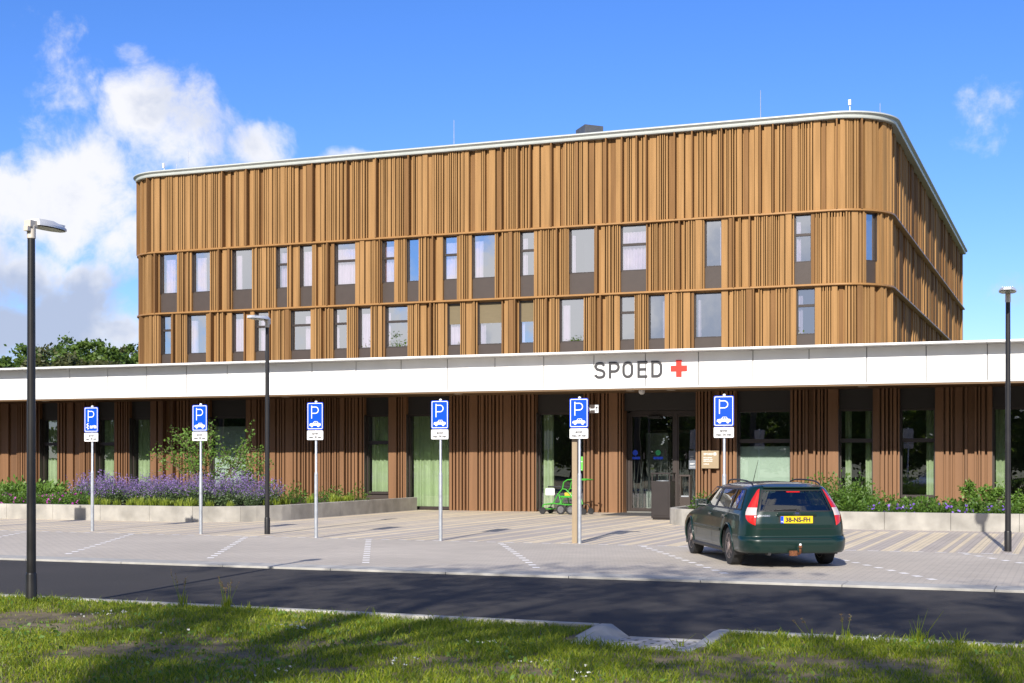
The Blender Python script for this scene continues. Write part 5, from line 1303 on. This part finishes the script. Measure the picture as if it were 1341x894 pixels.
# floor, interior
m = MB(); m.box(.35, 4.3, -.72, .72, .22, .27); m.box(.30, .9, -.5, .5, .24, .34); m.tube([(.25, .45, .235), (.06, .45, .235)], .028, 10); m.build('underbody', M['car_plastic'], CAR)
m = MB()
m.obox((1.38, 0, .74), (.07, .62, .30), Matrix.Rotation(-.2, 3, 'Y'))
for y in (-.40, 0, .40): m.obox((1.28, y, 1.10), (.045, .11 if y else .09, .075))
for y in (-.37, .37):
    m.obox((2.28, y, .76), (.07, .25, .32), Matrix.Rotation(-.25, 3, 'Y')); m.obox((2.12, y, 1.13), (.05, .13, .085))
m.build('seats', M['car_inside'], CAR, bevel=.04)
m = MB(); m.box(2.95, 3.4, -.68, .68, .6, .93); m.box(.3, 1.35, -.62, .62, .45, .62); m.build('dashboard', M['car_inside'], CAR, bevel=.03)
m = MB()
for sgn in (1, -1): m.obox((.75, sgn * .60, 1.1), (.012, .01, .01))
# tailgate fittings
def rear_patch(mb, y0, y1, z0, z1, off, n_=8, mi=0):
    Vv = []
    for i in range(n_ + 1):
        y = y0 + (y1 - y0) * i / n_
        for z in np.linspace(z0, z1, 4): Vv.append(rearpt(y, z, off))
    mb.mesh(Vv, [(4 * i + k, 4 * i + k + 1, 4 * i + k + 5, 4 * i + k + 4) for i in range(n_) for k in range(3)], mi)
m = MB(); x = rearpt(0, .85, .0).x; m.obox((x - .012, 0, .862), (.022, .325, .028)); m.build('handle_bar', M['car'], tg, bevel=.014)
m = MB(); x = rearpt(0, .78, .0).x; m.obox((x + .008, 0, .775), (.012, .29, .068)); m.build('plate_recess', M['car_plastic'], tg, bevel=.006)
m = MB(); m.obox((x - .008, 0, .775), (.006, .262, .057)); pl = m.build('number_plate', M['plate_y'], tg, bevel=.003)
m = MB(); m.obox((x - .0135, .238, .775), (.002, .0235, .055)); m.build('blue_strip', M['blue'], pl)
m = MB(); Vt, Ft = text_geo('38-NS-FH', .098, .004, 'CENTER'); w0 = max(v[0] for v in Vt) - min(v[0] for v in Vt); kx = .405 / w0
m.mesh([(x - .0158, .012 - v[0] * kx - .03, .742 + v[1]) for v in Vt], Ft); Vt, Ft = text_geo('NL', .03, .001, 'CENTER'); m.build('plate_lettering', M['black_text'], pl)
m = MB(); m.mesh([(x - .0162, .238 - v[0], .735 + v[1]) for v in Vt], Ft); m.build('plate_lettering', M['white'], pl)
m = MB(); xb_ = rearpt(0, .87, 0).x - .036; m.mesh([(xb_ - .004, .05 * math.cos(a), .866 + .021 * math.sin(a)) for a in np.linspace(0, 2 * PI, 24)[:-1]], [tuple(range(23))]); em = m.build('badge', mat('badge_blue', (.03, .06, .30), .3, coat=.5), tg)
m = MB(); Vt, Ft = text_geo('Ford', .03, .0005, 'CENTER'); m.mesh([(xb_ - .006, -v[0], .858 + v[1]) for v in Vt], Ft)
for k in range(23):
    a, b = 2 * PI * k / 23, 2 * PI * (k + 1) / 23; m.face([(xb_ - .0055, r_ * math.cos(t_), .866 + r2 * math.sin(t_)) for r_, r2, t_ in ((.05, .021, a), (.05, .021, b), (.055, .025, b), (.055, .025, a))])
m.build('badge_script', M['chrome'], em)
m = MB(); Vt, Ft = text_geo('MONDEO', .036, .001, 'LEFT')
for f in Ft: m.face([rearpt(.60 - Vt[i][0] * 1.1, .825 + Vt[i][1], .009) for i in f])
m.build('model_lettering', M['chrome'], tg)
m = MB(); pts = [rearpt(y, .925 + .012 * math.sin((y + .3) * 5), .022) for y in np.linspace(.36, -.02, 8)]; m.tube(pts, .009, 6); m.obox(rearpt(-.02, .915, .02), (.018, .025, .018)); m.build('rear_wiper', M['car_plastic'], tg)
m = MB(); rear_patch(m, -.11, .11, 1.205, 1.222, .008); m.build('brake_light', M['lens_red'], tg)
m = MB(); rear_patch(m, -.60, .60, .902, .917, .009, 14); 
for sgn in (1, -1):
    Vv = []
    for z in np.linspace(.91, 1.24, 10): Vv += [rearpt(sgn * (yin(z) - .045), z, .009), rearpt(sgn * (yin(z) - .022), z, .009)]
    m.mesh(Vv, [(2 * i, 2 * i + 1, 2 * i + 3, 2 * i + 2) for i in range(9)])
rear_patch(m, -.48, .48, 1.228, 1.243, .009, 14); m.build('window_gasket', M['car_plastic'], tg)
m = MB(); rear_patch(m, -.645, .645, .472, .480, .008, 14); rear_patch(m, -.64, .64, .628, .634, .008, 14); m.build('shut_line', M['car_plastic'], tg)
m = MB()
for z_, off in ((1.318, .07), ): 
    Vv = []
    for y in np.linspace(-.47, .47, 15):
        p = rearpt(y, 1.288, 0.); Vv += [p + Vector((-.07, 0, -.012)), p + Vector((-.07, 0, .008)), p + Vector((.04, 0, .028)), p + Vector((.0, 0, -.02))]
    m.mesh(Vv, [(4 * i + k, 4 * i + (k + 1) % 4, 4 * i + 4 + (k + 1) % 4, 4 * i + 4 + k) for i in range(14) for k in range(4)])
m.build('roof_spoiler', M['car'], tg, smooth=40)
m = MB(); m.tube([(.30, 0, .235), (-.02, 0, .24), (-.09, 0, .26), (-.105, 0, .32)], .020, 10); m.lathe([(.004, -.03), (.022, -.022), (.030, 0), (.022, .022), (.004, .03)], 14, (-.105, 0, .355)); m.obox((-.02, .09, .25), (.03, .06, .04)); m.build('tow_bar', M['rust'], CAR, smooth=50)
m = MB(); m.lathe([(.014, -.02), (.022, .0), (.014, .022)], 12, (-.105, 0, .385)); m.build('tow_ball_cap', M['white'], CAR, smooth=50)
m = MB(); m.tube([(2.30, .1, 1.35), (1.98, .1, 1.72)], [.006, .003], 5); m.build('aerial', M['car_plastic'], CAR)
P0 = Vector(gnd(961.5, 738.9)); P1 = Vector(gnd(911.3, 724.4)); hd = (P1 - P0).normalized(); ang = math.atan2(hd.y, hd.x)
# the survey points are the ground contacts of the two left wheels
side = Vector((-hd.y, hd.x)); o2 = P0 - hd * XR_A - side * .765
CAR.location = (o2.x, o2.y, 0); CAR.rotation_euler = (0, 0, ang)
